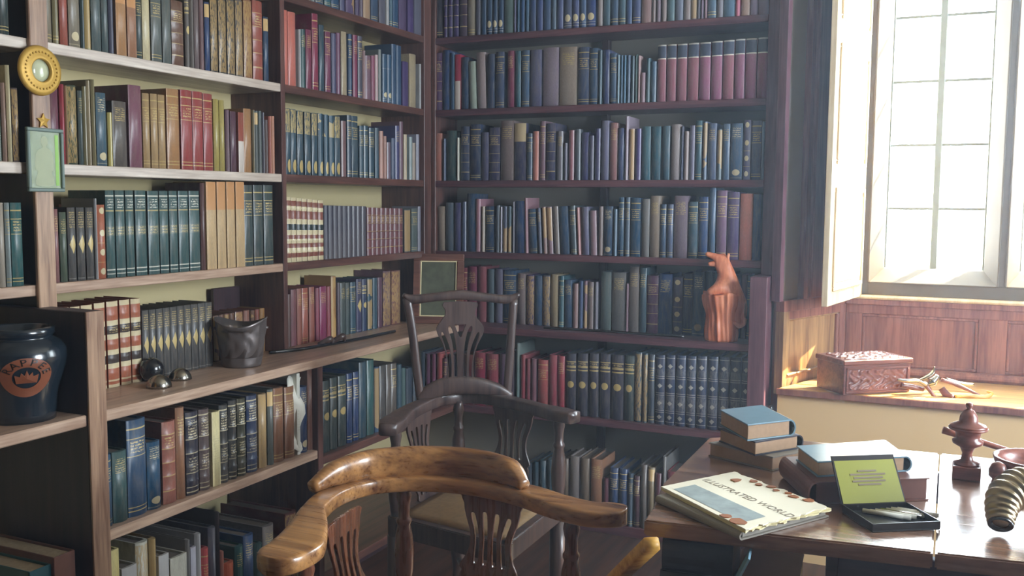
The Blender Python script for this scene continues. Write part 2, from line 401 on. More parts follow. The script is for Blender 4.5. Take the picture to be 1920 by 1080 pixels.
jb('panel_moulding', 0.065, 0.455, -0.004, 0.016, 0.664, 0.674, M_PANELL, 0.003)
jb('panel_moulding', 0.065, 0.073, 0.002, 0.016, 0.674, 0.868, M_PANELL, 0.003)
jb('panel_moulding', 0.440, 0.456, 0.002, 0.016, 0.674, 0.868, M_PANEL, 0.003)
jb('upper_rail', 0.035, 0.54, 0.0, 0.035, 0.905, 0.945, M_PANEL)
jb('upper_stile', 0.0, 0.025, 0.0, 0.035, 0.945, 2.85, M_BACKUP)
jb('recessed_panel', 0.025, 0.17, 0.024, 0.036, 0.945, 2.85, M_PLASTERB)
jb('upper_stile', 0.17, 0.20, 0.0, 0.035, 0.945, 2.85, M_PANEL)
jb('upper_stile', 0.204, 0.225, -0.012, 0.035, 0.945, 2.85, M_PANEL, 0.004)
jb('upper_stile', 0.229, 0.54, 0.004, 0.035, 0.945, 2.85, M_PANEL)

# folding shutter standing open, panelled, hinged at the window frame
P2_ = Vector((1.694, 0.412, 0)); P1_ = Vector((1.622, -0.085, 0)); sd = (P1_ - P2_); SL = sd.length
SH = empty('window_shutter', P2_ + Vector((0, 0, 0.938)), math.atan2(sd.y, sd.x))
tag(SH, 'tall pale panelled wooden shutter folded open beside the bright window', 'shutter')
box('leaf', 0, SL, 0.0, 0.022, 0, 1.75, M_SHUTTER, SH, 0.002)
for z0, z1 in ((0.05, 0.42), (0.50, 0.92), (1.0, 1.70)):
    for x0, x1, a, b in ((0.035, SL - 0.05, z0, z0 + .014), (0.035, SL - 0.05, z1 - .014, z1), (0.035, 0.047, z0 + .014, z1 - .014), (SL - 0.062, SL - 0.05, z0 + .014, z1 - .014)):
        box('moulding', x0, x1, 0.022, 0.030, a, b, M_SHUTTER, SH, 0.003)
    box('field', 0.06, SL - 0.075, 0.022, 0.026, z0 + .03, z1 - .03, M_SHUTTER, SH, 0.0015)

# window wall: panelling, ledge, stone window
struct(box('wall_window', 1.664, 4.0, 0.425, 0.50, 0.0, 0.945, M_PANEL, bev=0))
struct(box('trim_1', 1.64, 4.0, 0.385, 0.425, 0.928, 0.944, M_SHUTTER, bev=0.006), label=None)
struct(box('trim_2', 1.655, 4.0, 0.395, 0.425, 0.905, 0.928, M_PANEL, bev=0.003))
PN = empty('wall_panelling_under_window', (1.66, 0.405, 0.635)); PN['kind'] = 'structure'
box('rail', 0, 2.34, 0, 0.02, 0.235, 0.275, M_PANEL, PN)
box('rail', 0, 2.34, 0, 0.02, 0.0, 0.03, M_PANEL, PN)
xs = [(0, 0.06), (0.476, 0.572), (0.99, 1.086), (1.50, 1.6), (2.02, 2.34)]
for a, b in xs: box('stile', a, b, 0, 0.02, 0.03, 0.235, M_PANEL, PN)
for i in range(4):
    a, b = xs[i][1], xs[i + 1][0]
    box('panel', a, b, 0.011, 0.02, 0.03, 0.235, M_PANEL, PN, 0)
    for q in ((a, b, .223, .235), (a, b, .03, .042), (a, a + .012, .042, .223), (b - .012, b, .042, .223)):
        box('moulding', q[0], q[1], 0.003, 0.012, q[2], q[3], M_PANEL, PN, 0.003)
struct(box('trim_3', 1.70, 4.0, 0.355, 0.405, 0.6355, 0.668, M_PANEL, bev=0.012))

WN = empty('window_1', (1.738, 0.42, 0.945)); WN['kind'] = 'structure'
H = 1.50; PITCH_W = 0.484; NL = 3
def trapz(name, xa, xb, xc, xd, z0, z1):   # stone upright: front xa..xb at y 0, back xc..xd at y .10, then square to .2
    return prism(name, [(xa, 0), (xb, 0), (xd, 0.10), (xd, 0.16), (xc, 0.16), (xc, 0.10)], z0, z1, M_STONE, WN, 0.002)
trapz('stone_jamb', -0.09, 0.0, -0.09, 0.047, 0.0, H)
for i in range(1, NL): trapz('stone_mullion', i * PITCH_W - 0.032, i * PITCH_W, i * PITCH_W - 0.076, i * PITCH_W + 0.047, 0.047, H)
trapz('stone_jamb', NL * PITCH_W - 0.032, NL * PITCH_W + 0.09, NL * PITCH_W - 0.076, NL * PITCH_W + 0.09, 0.0, H)
for i in range(NL):
    a, b = i * PITCH_W, (i + 1) * PITCH_W - 0.032
    vs = [(a - .001, 0, 0), (b + .032, 0, 0), (b + .032, 0.2, 0), (a - .001, 0.2, 0), (a - .001, 0, .047), (b + .032, 0, .047), (b + .032, 0.10, .098), (a - .001, 0.10, .098), (b + .032, .2, .11), (a - .001, .2, .11)]
    mesh('stone_sill', vs, [(0, 1, 5, 4), (4, 5, 6, 7), (7, 6, 8, 9), (3, 2, 1, 0), (0, 4, 7, 9, 3), (1, 2, 8, 6, 5), (3, 9, 8, 2)], M_STONE, WN)
    # raised roll that edges each light
    for q in ((a, .047, a, H, 0),):
        box('edge_roll', a - .006, a + .001, -0.006, 0.004, 0.047, H, M_STONE, WN, 0.002)
        box('edge_roll', b - .001, b + .006, -0.006, 0.004, 0.047, H, M_STONE, WN, 0.002)
        box('edge_roll', a + .001, b - .001, -0.006, 0.004, 0.044, 0.051, M_STONE, WN, 0.002)
    g0, g1 = a + .047, b - .044; gm = (g0 + g1) / 2
    box('lead_bar', gm - .013, gm + .013, 0.128, 0.145, 0.095, H, M_LEAD, WN, 0.003)
    for x in (g0, g1): box('lead_bar', x - .006, x + .006, 0.125, 0.145, 0.095, H, M_LEAD, WN, 0.002)
    zs = [0.098, 0.337, 0.587, 0.835, 1.085, 1.335, H]
    for z in zs[1:-1]: box('lead_bar', g0, g1, 0.134, 0.140, z - .005, z + .005, M_LEAD, WN, 0.0)
    for c0, c1 in ((g0 + .006, gm - .013), (gm + .013, g1 - .006)):
        for z0, z1 in zip(zs[:-1], zs[1:]):
            box('pane', c0, c1, 0.1355, 0.1385, z0 + .005, z1 - .005, M_GLASS, WN, 0.0)
struct(box('wall_over_window', 1.64, 4.1, 0.42, 0.62, 2.44, 2.85, M_STONE, bev=0))
struct(box('wall_beside_window', 1.738 + 3 * PITCH_W + 0.09, 4.0, 0.42, 0.62, 0.945, 2.44, M_STONE, bev=0))
struct(prism('wall_window_corner', [(1.47, 0.2), (1.60, 0.42), (1.648, 0.42), (1.648, 0.62), (1.3, 0.62), (1.3, 0.3), (1.47, .3)], 0, 2.85, M_STONE))

# window seat
st = prism('window_bench', [(1.482, -0.085), (4.0, -0.085), (4.0, 0.424), (1.664, 0.424)], 0.613, 0.635, M_SEAT, None, 0.004)
tag(st, 'long honey wood window seat board with dark nosing under the window', 'seat')
nose = prism('nosing', [(1.478, -0.093), (3.99, -0.093), (3.99, -0.085), (1.480, -0.085)], 0.612, 0.6345, M_PANEL, st, 0.002)
struct(box('wall_seat_front', 1.48, 4.0, -0.07, -0.04, 0.0, 0.612, M_SEATWALL, bev=0))

# ================================================================== bookcases
ZT = [1.98, 1.681, 1.385, 1.087]; TH = 0.027; ZC = 0.785
LB = empty('left_bookcase', (0, -1.9, 0)); tag(LB, 'tall dark oak bookcase along the left wall with counter and lit shelf edges', 'bookcase')
def lb(name, x0, x1, y0, y1, z0, z1, mat, bev=0.002): return box(name, x0, x1, y0 + 1.9, y1 + 1.9, z0, z1, mat, LB, bev)
for z in ZT + [2.28]:
    for y0, y1 in ((-3.2, -1.942), (-1.918, -1.0), (-0.978, -0.06)):
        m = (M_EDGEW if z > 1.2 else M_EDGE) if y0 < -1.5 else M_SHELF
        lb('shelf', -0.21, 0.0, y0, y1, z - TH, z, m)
lb('upright', -0.21, 0.0, -1.942, -1.918, 0.785, 2.84, M_SIDE)
tag(lb('face_strip', 0.0, 0.012, -1.957, -1.905, 1.022, 2.84, M_EDGEZ), 'pale lit front strip')
lb('upright', -0.21, 0.002, -1.0, -0.978, 0.785, 2.84, M_UPR)
lb('upright', -0.21, 0.003, -0.06, 0.0, 0.785, 2.84, M_UPR)
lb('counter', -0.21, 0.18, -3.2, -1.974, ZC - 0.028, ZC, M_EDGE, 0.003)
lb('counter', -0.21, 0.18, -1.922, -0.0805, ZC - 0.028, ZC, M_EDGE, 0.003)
tag(lb('divider', -0.20, 0.182, -1.974, -1.922, 0.0, 1.032, M_SIDE), 'dark divider rising above the counter')
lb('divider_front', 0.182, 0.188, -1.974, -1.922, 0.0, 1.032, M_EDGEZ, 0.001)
lb('upright', -0.20, 0.178, -1.058, -1.03, 0.0, ZC - 0.028, M_UPR)
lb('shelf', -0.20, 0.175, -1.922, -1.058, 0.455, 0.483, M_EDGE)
lb('shelf', -0.20, 0.175, -1.03, -0.0805, 0.427, 0.455, M_SHELF)
lb('shelf', -0.20, 0.178, -3.2, -1.974, 0.03, 0.06, M_SHELF)
lb('shelf', -0.20, 0.175, -1.922, -1.058, 0.03, 0.06, M_SHELF)
lb('shelf', -0.20, 0.175, -1.03, -0.105, 0.03, 0.06, M_SHELF)
lb('plinth', -0.20, 0.15, -3.2, -0.105, 0.0, 0.03, M_SIDE)

BB = empty('back_bookcase', (0.7, 0, 0)); tag(BB, 'tall dark bookcase across the back wall beside the window', 'bookcase')
def bb(name, x0, x1, y0, y1, z0, z1, mat, bev=0.002): return box(name, x0 - .7, x1 - .7, y0, y1, z0, z1, mat, BB, bev)
for z in ZT + [2.28]: bb('shelf', 0.022, 1.395, 0.0, 0.199, z - TH, z, M_SHELFX)
bb('upright', 0.003, 0.022, 0.0, 0.199, ZC, 2.84, M_UPR)
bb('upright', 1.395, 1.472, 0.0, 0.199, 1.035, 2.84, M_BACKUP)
bb('counter', -0.209, 1.38, -0.08, 0.199, ZC - 0.028, ZC, M_SHELFX)
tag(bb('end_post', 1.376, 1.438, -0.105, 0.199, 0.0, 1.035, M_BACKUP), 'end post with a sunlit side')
bb('shelf', -0.20, 1.38, -0.078, 0.199, 0.42, 0.448, M_SHELFX)
bb('shelf', 0.0, 1.38, -0.10, 0.199, 0.0, 0.04, M_SHELFX)
bb('batten', 0.703, 0.733, 0.165, 0.199, 0.04, 2.84, M_SIDE)

# added scatter volume standing in for the bluish window glare
def haze():
    t = NT('glare haze'); t.n.remove(t.b)
    v = t.node('ShaderNodeVolumeScatter'); v.inputs['Color'].default_value = (0.72, 0.84, 1.0, 1); v.inputs['Density'].default_value = 0.017; v.inputs['Anisotropy'].default_value = 0.45
    t.l.new(v.outputs[0], t.n['Material Output'].inputs['Volume']); return t.m
hz = box('glare_haze', -0.25, 4.05, -5.75, 0.60, -0.02, 2.87, haze(), None, 0)
tag(hz, 'thin bluish glare haze filling the room air', 'haze', None, 'stuff')
# ================================================================== books
def unit_book(style, ribs=False, flat=False):
    """unit book: x 0..1 thickness, y 0 (spine) .. 1 depth, z 0..1; spine faces -y"""
    nm = 'book_' + style
    sp, bo = STY[style], M_BOARD
    segs = 4 if flat else 6
    bul = 0.012 if flat else 0.045
    zs = [0, 1]
    if ribs:
        zs = [0]
        for c in (0.165, 0.335, 0.5, 0.67, 0.84): zs += [c - .014, c, c + .014]
        zs += [1]
    vs, fs, uv = [], [], []
    for z in zs:
        rib = 0.012 if (ribs and any(abs(z - c) < 1e-6 for c in (0.165, 0.335, 0.5, 0.67, 0.84))) else 0
        for i in range(segs + 1):
            t = i / segs
            y = bul * (1 - math.sin(PI * t) ** 0.8) + (0.0 if flat else 0.0) - rib * math.sin(PI * t) ** 0.3
            vs.append((t, y, z)); uv.append((t, z))
    n = segs + 1; mats = []
    for k in range(len(zs) - 1):
        for i in range(segs):
            fs.append((k * n + i, k * n + i + 1, (k + 1) * n + i + 1, (k + 1) * n + i)); mats.append(0)
    # boards and spine inside, as thin slabs
    def slab(x0, x1, y0, y1):
        b = len(vs)
        for z in (0, 1):
            for x, y in ((x0, y0), (x1, y0), (x1, y1), (x0, y1)): vs.append((x, y, z)); uv.append((0.02, z))
        for f in ((0, 1, 2, 3), (7, 6, 5, 4), (0, 4, 5, 1), (1, 5, 6, 2), (2, 6, 7, 3), (3, 7, 4, 0)):
            fs.append(tuple(b + q for q in f)); mats.append(1)
    # side boards run from the spine edge back; joined to the spine so the cover is one shell
    y0 = bul
    slab(0.0, 0.09, y0, 1.0); slab(0.91, 1.0, y0, 1.0); slab(0.09, 0.91, y0, y0 + 0.02)
    for zk, rev in ((0, True), (len(zs) - 1, False)):
        a = [zk * n + i for i in range(n)]
        fs.append(tuple(a) if not rev else tuple(a[::-1])); mats.append(1)
    me = bpy.data.meshes.new(nm); me.from_pydata(vs, [], fs); me.update()
    me.materials.append(sp); me.materials.append(bo)
    ul = me.uv_layers.new(name='UVMap')
    for p in me.polygons:
        p.material_index = mats[p.index]; p.use_smooth = mats[p.index] == 0
        for li in p.loop_indices: ul.data[li].uv = uv[me.loops[li].vertex_index]
    return me
PG = bpy.data.meshes.new('page_block')
_v = [(x, y, z) for z in (0.02, 0.975) for x, y in ((0.09, 0.066), (0.91, 0.066), (0.91, 0.97), (0.09, 0.97))]
PG.from_pydata(_v, [], [(3, 2, 1, 0), (4, 5, 6, 7), (0, 1, 5, 4), (1, 2, 6, 5), (2, 3, 7, 6), (3, 0, 4, 7)]); PG.materials.append(M_PAGEDK)
RIBBED = set('rxzn'); FLAT = set('ywe')
UB = {s: unit_book(s, s in RIBBED, s in FLAT) for s in STY}

NAMES = [('black', '1c1c20'), ('charcoal', '38383c'), ('grey', '707070'), ('pale grey', 'b0b0ac'), ('white', 'e4e4dc'), ('cream', 'e0d8a4'), ('tan', 'b0946c'), ('sandy', 'c8a060'),
         ('brown', '7c5440'), ('dark brown', '503830'), ('red', 'a84040'), ('maroon', '703040'), ('coral', 'd07464'), ('orange', 'c86c40'), ('olive', '80845c'), ('dark olive', '505040'),
         ('dark green', '305848'), ('teal', '306470'), ('slate blue', '48607c'), ('navy', '244060'), ('purple grey', '58485c'), ('mauve', '906880'), ('pale blue', '98b0c8'), ('blue green', '447878')]
NML = [(n, [int(h[i:i + 2], 16) for i in (0, 2, 4)]) for n, h in NAMES]
def colour_name(s):
    if len(s) == 3: s = s[0] * 2 + s[1] * 2 + s[2] * 2
    c = [int(s[i:i + 2], 16) for i in (0, 2, 4)]
    return min(NML, key=lambda q: sum((a - b) ** 2 for a, b in zip(c, q[1])))[0]
ONES = ['', 'first', 'second', 'third', 'fourth', 'fifth', 'sixth', 'seventh', 'eighth', 'ninth', 'tenth', 'eleventh', 'twelfth', 'thirteenth', 'fourteenth', 'fifteenth', 'sixteenth', 'seventeenth', 'eighteenth', 'nineteenth']
TENS = {2: 'twent', 3: 'thirt', 4: 'fort', 5: 'fift'}
def ordinal(n):
    if n < 20: return ONES[n]
    t, o = divmod(n, 10)
    return TENS[t] + ('ieth' if o == 0 else 'y-' + ONES[o])

RECS = []
def proj(P):
    d = Vector(P) - CAM; w = d.dot(f0); return 960 + FPX * d.dot(CR) / w, 540 - FPX * d.dot(CU) / w
def book_colour(s, gain):
    c = list(hx(s, 1.0)[:3])
    if c[1] > c[0] * .93 and c[2] < c[1] * .8 and c[0] > .12: c[1] *= .86; c[2] *= 1.1
    l = .3 * c[0] + .55 * c[1] + .15 * c[2]
    return tuple(min(.8, lerp(v, l, .10) * gain) for v in c) + (1,)
LIMIT = {1.9805: 2.24, 1.6815: 1.95, 1.3855: 1.651, 1.0875: 1.355, 0.7855: 1.057, 0.4555: 0.753, 0.4835: 0.753, 0.4485: 0.753, 0.0605: 0.451, 0.0405: 0.417, 0.4205: 0.655}
import re
def row(side, zs, front, data, shelfname, group, dep=(0.125, 0.15), gain=1.0, top_z=None):
    """side 'B' (back wall, spines on plane y=front) or 'L' (left wall, spines on plane x=front)"""
    lim = top_z or LIMIT[round(zs, 4)]
    if side == 'L' and abs(zs - .0605) < 1e-4: lim = .451
    for k, it in enumerate(d.split(':') for d in data.split()):
        a, b = [float(v) for v in re.findall(r'(?:(?<=-)|^)-?[0-9.]+', it[0])]
        yt = float(it[1]); col = it[2]; sty = it[3] if len(it) > 3 and it[3] else 'p'
        lean = math.radians(float(it[4])) if len(it) > 4 and it[4] else 0.0
        dp = random.uniform(*dep)
        ax = 0 if side == 'B' else 1
        base = (0, front, zs) if side == 'B' else (front, 0, zs); d = (1, 0, 0) if side == 'B' else (0, 1, 0)
        p0 = on_line(base, d, px=a); p1 = on_line(base, d, px=b); mid = (p0 + p1) / 2
        w = max(p1[ax] - p0[ax] - 0.0008, .003)
        h = min(on_line(mid, (0, 0, 1), py=yt).z, lim) - zs
        yb = min(1080, proj(mid)[1]); ar = (b - max(a, 0)) * max(0, yb - max(yt, 0))
        if side == 'B' and zs < .79 and b < 965: ar *= .35
        lab = f"{colour_name(col)} {SPH[sty]} book, {ordinal(k + 1)} from the left, {shelfname}"
        RECS.append((ar, (p0.x, p0.y, zs), (w, dp, h), side, lean, book_colour(col, gain), sty, lab, group))
def build_books(limit):
    order = sorted(range(len(RECS)), key=lambda i: -RECS[i][0]); keep = set(order[:limit])
    vs, fs, mi, uvs, cols = [], [], [], [], []
    slots = []; sid = {}
    def slot(m):
        if m.name not in sid: sid[m.name] = len(slots); slots.append(m)
        return sid[m.name]
    for i, (ar, p, sc, side, lean, col, sty, lab, group) in enumerate(RECS):
        T = Matrix.Translation(p) @ Matrix.Rotation(0 if side == 'B' else PI / 2, 4, 'Z') @ Matrix.Rotation(lean, 4, 'Y')
        if i in keep:
            o = bpy.data.objects.new('book', UB[sty]); S.collection.objects.link(o)
            o.matrix_world = T @ Matrix.Diagonal((sc[0], sc[1], sc[2], 1)); o.color = col
            tag(o, lab, 'book', group)
            q = bpy.data.objects.new('page_block', PG); S.collection.objects.link(q); q.parent = o
        else:
            X = T @ Matrix.Diagonal((sc[0], sc[1], sc[2], 1))
            for me in (UB[sty], PG):
                b0 = len(vs); ul = me.uv_layers[0].data if me.uv_layers else None
                vs += [tuple(X @ v.co) for v in me.vertices]
                for f in me.polygons:
                    fs.append([b0 + q for q in f.vertices]); mi.append(slot(me.materials[f.material_index]))
                    for li in f.loop_indices: uvs.append(tuple(ul[li].uv) if ul else (0, 0)); cols.append(col)
    if vs:
        me = bpy.data.meshes.new('packed_books'); me.from_pydata(vs, [], fs); me.update()
        for m in slots: me.materials.append(m)
        for f, m in zip(me.polygons, mi): f.material_index = m
        me.uv_layers.new(name='UVMap'); me.color_attributes.new('Col', 'FLOAT_COLOR', 'CORNER')
        me.uv_layers['UVMap'].data.foreach_set('uv', [v for u in uvs for v in u])
        me.color_attributes['Col'].data.foreach_set('color', [v for c in cols for v in c])
        o = link(bpy.data.objects.new('packed_books', me)); o.color = (0, 0, 0, 1)
        tag(o, 'slim volumes packed between the larger books on every shelf', 'books', None, 'stuff')

def spread(a, b, n, ytop0, ytop1, col, sty):
    """n alike volumes between two picture columns"""
    out = []
    for i in range(n):
        x0 = a + (b - a) * i / n; x1 = a + (b - a) * (i + 1) / n
        out.append(f"{x0:.1f}-{x1 - .5:.1f}:{lerp(ytop0, ytop1, (i + .5) / n):.1f}:{col}:{sty}")
    return ' '.join(out)

GB, GL = 0.95, 0.95  # back case book colours have the bluish window glare mixed in
row('B', ZT[0] + .0005, 0.012, """812-829:-75:334:b 831-838:-70:436:r 839-848:-72:436:r 849-859:-70:436:r 861-875:-66:545:r 876-890:-60:997:b 891-900:-70:556 901-911:-68:246
912-922:-60:246:c 923-932:-60:246:c 933-943:-60:246:c 945-962:-78:687 963-967:-60:668 968-974:-60:257 975-983:-60:258 984-991:-60:257 992-1004:-74:247 1005-1017:-76:248 1018-1032:-76:258:a
1033-1042:-70:257 1043-1055:-60:248 1057-1071:-80:247:c 1072-1085:-80:248:c 1086-1098:-80:258:c 1099-1116:-80:248:c 1119-1129:-90:998 1130-1143:-80:467:a 1144-1158:-80:357:b
1159-1172:-80:467:b 1173-1184:-80:358 1185-1200:-80:458:b 1202-1221:-95:a88 1222-1229:-80:988 1230-1238:-80:878 1240-1249:-80:988 1250-1264:-80:478 1265-1280:-80:679 1281-1294:-80:988
1295-1306:-80:889:s 1307-1312:-80:667 1313-1319:-80:768 1320-1325:-80:978 1326-1342:-95:368:b 1343-1355:-90:778 1356-1377:-95:479 1378-1387:-90:c68 1389-1405:-90:b98 1406-1420:-95:98a 1421-1440:-95:98a""",
    'uppermost shelf of back case', 'books on the top shelf of the back bookcase', gain=GB, top_z=2.24)
row('B', ZT[1] + .0005, 0.012, """813-828:99:536:r 829-842:94:247 843-852:99:357 853-863:102:b35:w 864-877:107:246 880-893:115:aba:p:-2 895-911:98:a99:p:-2 913-926:101:346 928-944:97:457:b 950-963:95:835:a 965-975:95:367
977-991:94:468:b 993-1014:93:668 1017-1046:89:989 1048-1080:88:a98:a 1083-1103:88:457:b 1104-1119:90:357:b 1121-1128:94:467 1129-1141:93:347 1143-1155:100:468:b 1156-1161:103:9bc 1162-1167:103:368 1168-1173:103:58a
1174-1181:103:468 1182-1189:105:467 1190-1194:102:577 1195-1199:104:caa 1200-1209:136:a89 1210-1218:109:367 1219-1229:115:368
1231-1247:84:a67:t 1249-1266:83:a67:t 1268-1286:82:a67:t 1288-1308:80.5:a67:t 1310-1330:79:a68:t 1332-1352:77:a68:t 1354-1374:75:a67:t 1376-1394:73:a68:t 1396-1416:71.5:a68:t 1418-1437:70:a68:t""",
    'second shelf of back case', 'books on the second shelf of the back bookcase', gain=GB)
row('B', ZT[2] + .0005, 0.012, """814-827:250:b76 830-835:260:457 836-854:245:355 856-860:258:ccb 863-879:237:346:r 881-900:233:346:b 902-915:248:557 916-936:239:446:r 938-962:226:877:a 963-985:231:446:u 987-997:250:357:b
998-1009:246:d87 1011-1021:227:867:b 1023-1040:231:446:r 1043-1054:246:778:a 1056-1063:268:557 1065-1075:244:a67 1077-1087:242:567 1089-1102:248:447 1103-1112:254:446 1114-1124:241:447
1126-1140:226:779 1142-1156:230:a77:a 1157-1168:240:347 1170-1177:218:a9a 1178-1188:241:b98:s 1190-1200:241:548 1202-1218:237:478 1220-1237:237:367 1240-1254:236:467 1257-1273:233:aa9 1275-1280:237:346 1281-1290:246:a99
1291-1301:235:668 1302-1314:226:367:b 1316-1324:228:468:s 1326-1341:231:568:a 1343-1352:242:467:s 1353-1366:232:468:a 1368-1390:231:468:q 1392-1405:225:668:d 1407-1425:226:568:b 1426-1431:228:8ac""",
    'third shelf of back case', 'books on the third shelf of the back bookcase', gain=GB)
row('B', ZT[3] + .0005, 0.012, """813-818:365:356 820-833:387:987 835-849:380:567 851-863:380:447 865-873:378:457 875-890:363:246 891-900:373:a78 902-908:387:bb9 910-925:387:246:b 928-936:385:456 937-941:388:bbc 942-950:387:457:s 951-958:387:467:s
960-964:378:667 965-983:377:247 984-990:371:a78:p:-1.5 993-1007:392:357:b:-3 1009-1016:390:457:a:-3 1018-1026:388:a88:s:-3 1027-1037:388:978:s:-3 1039-1049:387:887:p:-3 1050-1067:387:357:p:-3 1070-1081:386:356:b:-3 1083-1089:389:c88:p:-3
1092-1104:388:779:p:-2 1107-1119:395:a89:p:-2 1121-1129:387:877 1131-1147:387:357:q 1149-1156:392:479 1158-1168:370:257:b 1170-1179:370:257:b 1181-1199:371:257:b 1202-1216:373:888 1217-1235:367:987:a 1236-1247:383:357:b
1249-1260:383:568:b 1262-1287:367:878:a 1289-1306:378:467:b 1308-1325:369:358:b 1327-1339:352:468 1341-1360:357:868:b 1362-1383:360:658:b 1385-1408:363:d87 1409-1424:364:358""",
    'fourth shelf of back case', 'books on the fourth shelf of the back bookcase', gain=GB)
row('B', ZC + .0005, 0.055, """820-833:505:934:a 834-847:505:534 848-861:505:834:a 863-875:502:834:b 876-893:500:835:a 895-911:500:945 913-925:505:356 927-941:505:557 943-966:507:357:b 969-984:513:877:a 986-1000:516:547:s 1001-1015:517:357 1016-1030:517:667:s 1031-1045:515:a97
1046-1056:518:267:b 1057-1071:525:357:a 1073-1083:532:a88 1084-1092:527:358 1093-1100:527:867:s 1101-1112:529:877:a 1113-1120:529:778 1125-1144:510:677 1146-1171:511:777:a 1172-1177:532:978
1178-1196:500:887:a 1197-1210:502:467:a 1211-1232:517:646:r 1233-1258:514:358:a 1260-1277:521:557:d 1279-1296:513:457:b 1297-1318:509:357:q 1320-1333:509:357 1335-1352:512:467 1354-1370:512:457 1372-1385:516:357 1387-1397:516:867 1398-1412:517:467:b""",
    'back case counter', 'books standing on the counter of the back bookcase', gain=GB)
row('B', 0.4485, -0.055, """786-796:660:345 797-806:664:635 807-816:664:735 818-829:663:b55 830-837:672:634:b 840-852:665:323 854-866:665:434 868-886:665:622 888-908:661:924:a 911-933:664:a45:a 935-948:664:535 950-963:660:434 966-973:644:687 975-984:666:934 985-993:673:834 994-1004:673:745
1007-1026:675:b55:b 1028-1043:666:a45 1044-1057:668:a34:a 1060-1078:663:445:h 1081-1100:663:445:h 1103-1120:663:445:h 1123-1142:664:445:h 1145-1167:666:445:h 1169-1187:667:455:h
1188-1201:661:356:s 1203-1212:663:356:s 1214-1225:665:456:b 1227-1244:666:346:k 1246-1263:666:346:k 1265-1283:667:346:k 1285-1302:668:346:k 1304-1322:668:346:k 1325-1343:669:346:k 1345-1364:670:346:k 1366-1385:671:346:k 1387-1404:672:346:k""",
    'shelf below the back counter', 'books on the shelf below the back counter', dep=(.15, .17), gain=GB)
row('B', 0.0405, -0.092, """986-996:868:345 998-1008:866:245 1010-1022:864:356 1024-1036:862:245 1038-1050:862:334 1053-1064:860:654 1067-1084:856:887 1086-1103:860:765 1106-1127:862:a75:a 1129-1139:897:634 1141-1157:878:247:b 1159-1174:880:247:b 1176-1185:888:567:b
1186-1198:893:534:b 1199-1211:872:776 1212-1225:877:986:l 1226-1238:888:634 1239-1247:857:777 1248-1266:885:834 1268-1278:885:623 1280-1294:880:534 1296-1310:876:345 1312-1328:884:456 1330-1345:880:634""",
    'lowest shelf of back case', 'books on the lowest shelf of the back bookcase', dep=(.15, .22), gain=GB)
# left wall, bay next to the corner
row('L', ZT[0] + .0005, -0.008, """556-564:-75:345 565-571:-75:457 572-578:-75:898:s 579-585:-75:888:s 586-592:-75:898:s 594-609:-70:357:b 611-623:-68:367:b 624-638:-66:357:b 640-649:-60:557 651-667:-70:657:s 669-676:-70:546 677-683:-60:656 684-697:-50:b97 698-711:-50:357:b 713-725:-50:667
727-731:-60:bbb 733-738:-50:467:b 739-749:-50:357:b 750-764:-60:657 767-778:-50:547 779-793:-50:667 794-800:-45:a88""",
    'uppermost shelf of corner bay', 'books on the top shelf of the corner bay', gain=GL, top_z=2.24)
row('L', ZT[1] + .0005, -0.008, """533-543:19:d76 544-558:23:d76 563-566:55:ccc 567-576:55:355:a 577-587:56:835:a 589-600:26:935:b 602-611:47:356 613-623:60:846:b 625-633:63:557 634-641:62:746 643-653:60:ba8 656-663:64:246:b 665-673:66:835:a 674-682:68:556:b
683-687:95:a88 688-698:105:867:a 699-705:105:946 706-711:103:caa 712-717:93:787 720-728:102:257:c 729-736:103:257:c 737-745:83:357 746-755:86:357 757-768:116:547 770-782:102:ba8 788-791:120:aaa""",
    'second shelf of corner bay', 'books on the second shelf of the corner bay', gain=GL)
row('L', ZT[2] + .0005, -0.008, """539-548:203:356:g 549-559:205:356:g 561-572:208:356:g 575-586:210:356:g 588-598:212:356:g 600-609:213:356:g 611-619:215:356:g 621-630:217:356:g 631-641:218:356:g
643-652:227:866 654-662:216:456:b 663-674:218:356:b 677-684:236:356:b 685-693:236:356:b 695-704:240:356:b 706-713:240:356 715-721:246:c98 722-727:255:a76 728-735:267:767 737-743:259:457 744-751:236:447:a 752-758:228:756
760-765:252:cb9 770-775:257:9aa 776-781:268:a98 783-788:252:99a""",
    'third shelf of corner bay', 'books on the third shelf of the corner bay', gain=GL)
row('L', ZT[3] + .0005, -0.008, spread(540, 610, 7, 369, 376, '954', 'x') + ' ' + spread(611, 690, 9, 385, 387, '445', 'p') + ' ' + spread(691, 758, 8, 389, 391, '734', 'r') + ' 761-772:393:456:s 774-785:391:566:b 786-791:387:778',
    'fourth shelf of corner bay', 'books on the fourth shelf of the corner bay', gain=GL)
row('L', ZC + .0005, -0.06, """541-548:552:644 549-559:543:845 560-569:541:a54:a 570-581:540:b65:b 583-593:538:a54:a 595-602:540:935 603-615:537:936:a 616-623:537:934 624-633:518:b84:s 635-640:530:545 641-650:530:455:a 651-658:530:455:a 660-670:529:356:b
671-681:523:446:m 682-690:523:346:h 692-701:522:356:s 702-710:521:356 711-719:520:645 721-735:508:756:s 737-753:507:855:s""",
    'counter of corner bay', 'books standing on the counter of the corner bay', gain=GL)
row('L', 0.4555, 0.155, """608-622:714:455:h 623-636:708:455:h 638-653:704:455:h 654-664:700:247:b 666-676:697:247:b 677-690:679:356 692-705:675:366 706-714:688:357:s 715-726:685:555 727-736:683:665 737-747:681:665:b 749-756:683:356 757-763:690:466 765-776:690:345 778-790:692:345""",
    'shelf below corner counter', 'books on the shelf below corner counter', dep=(.16, .2), gain=GL)
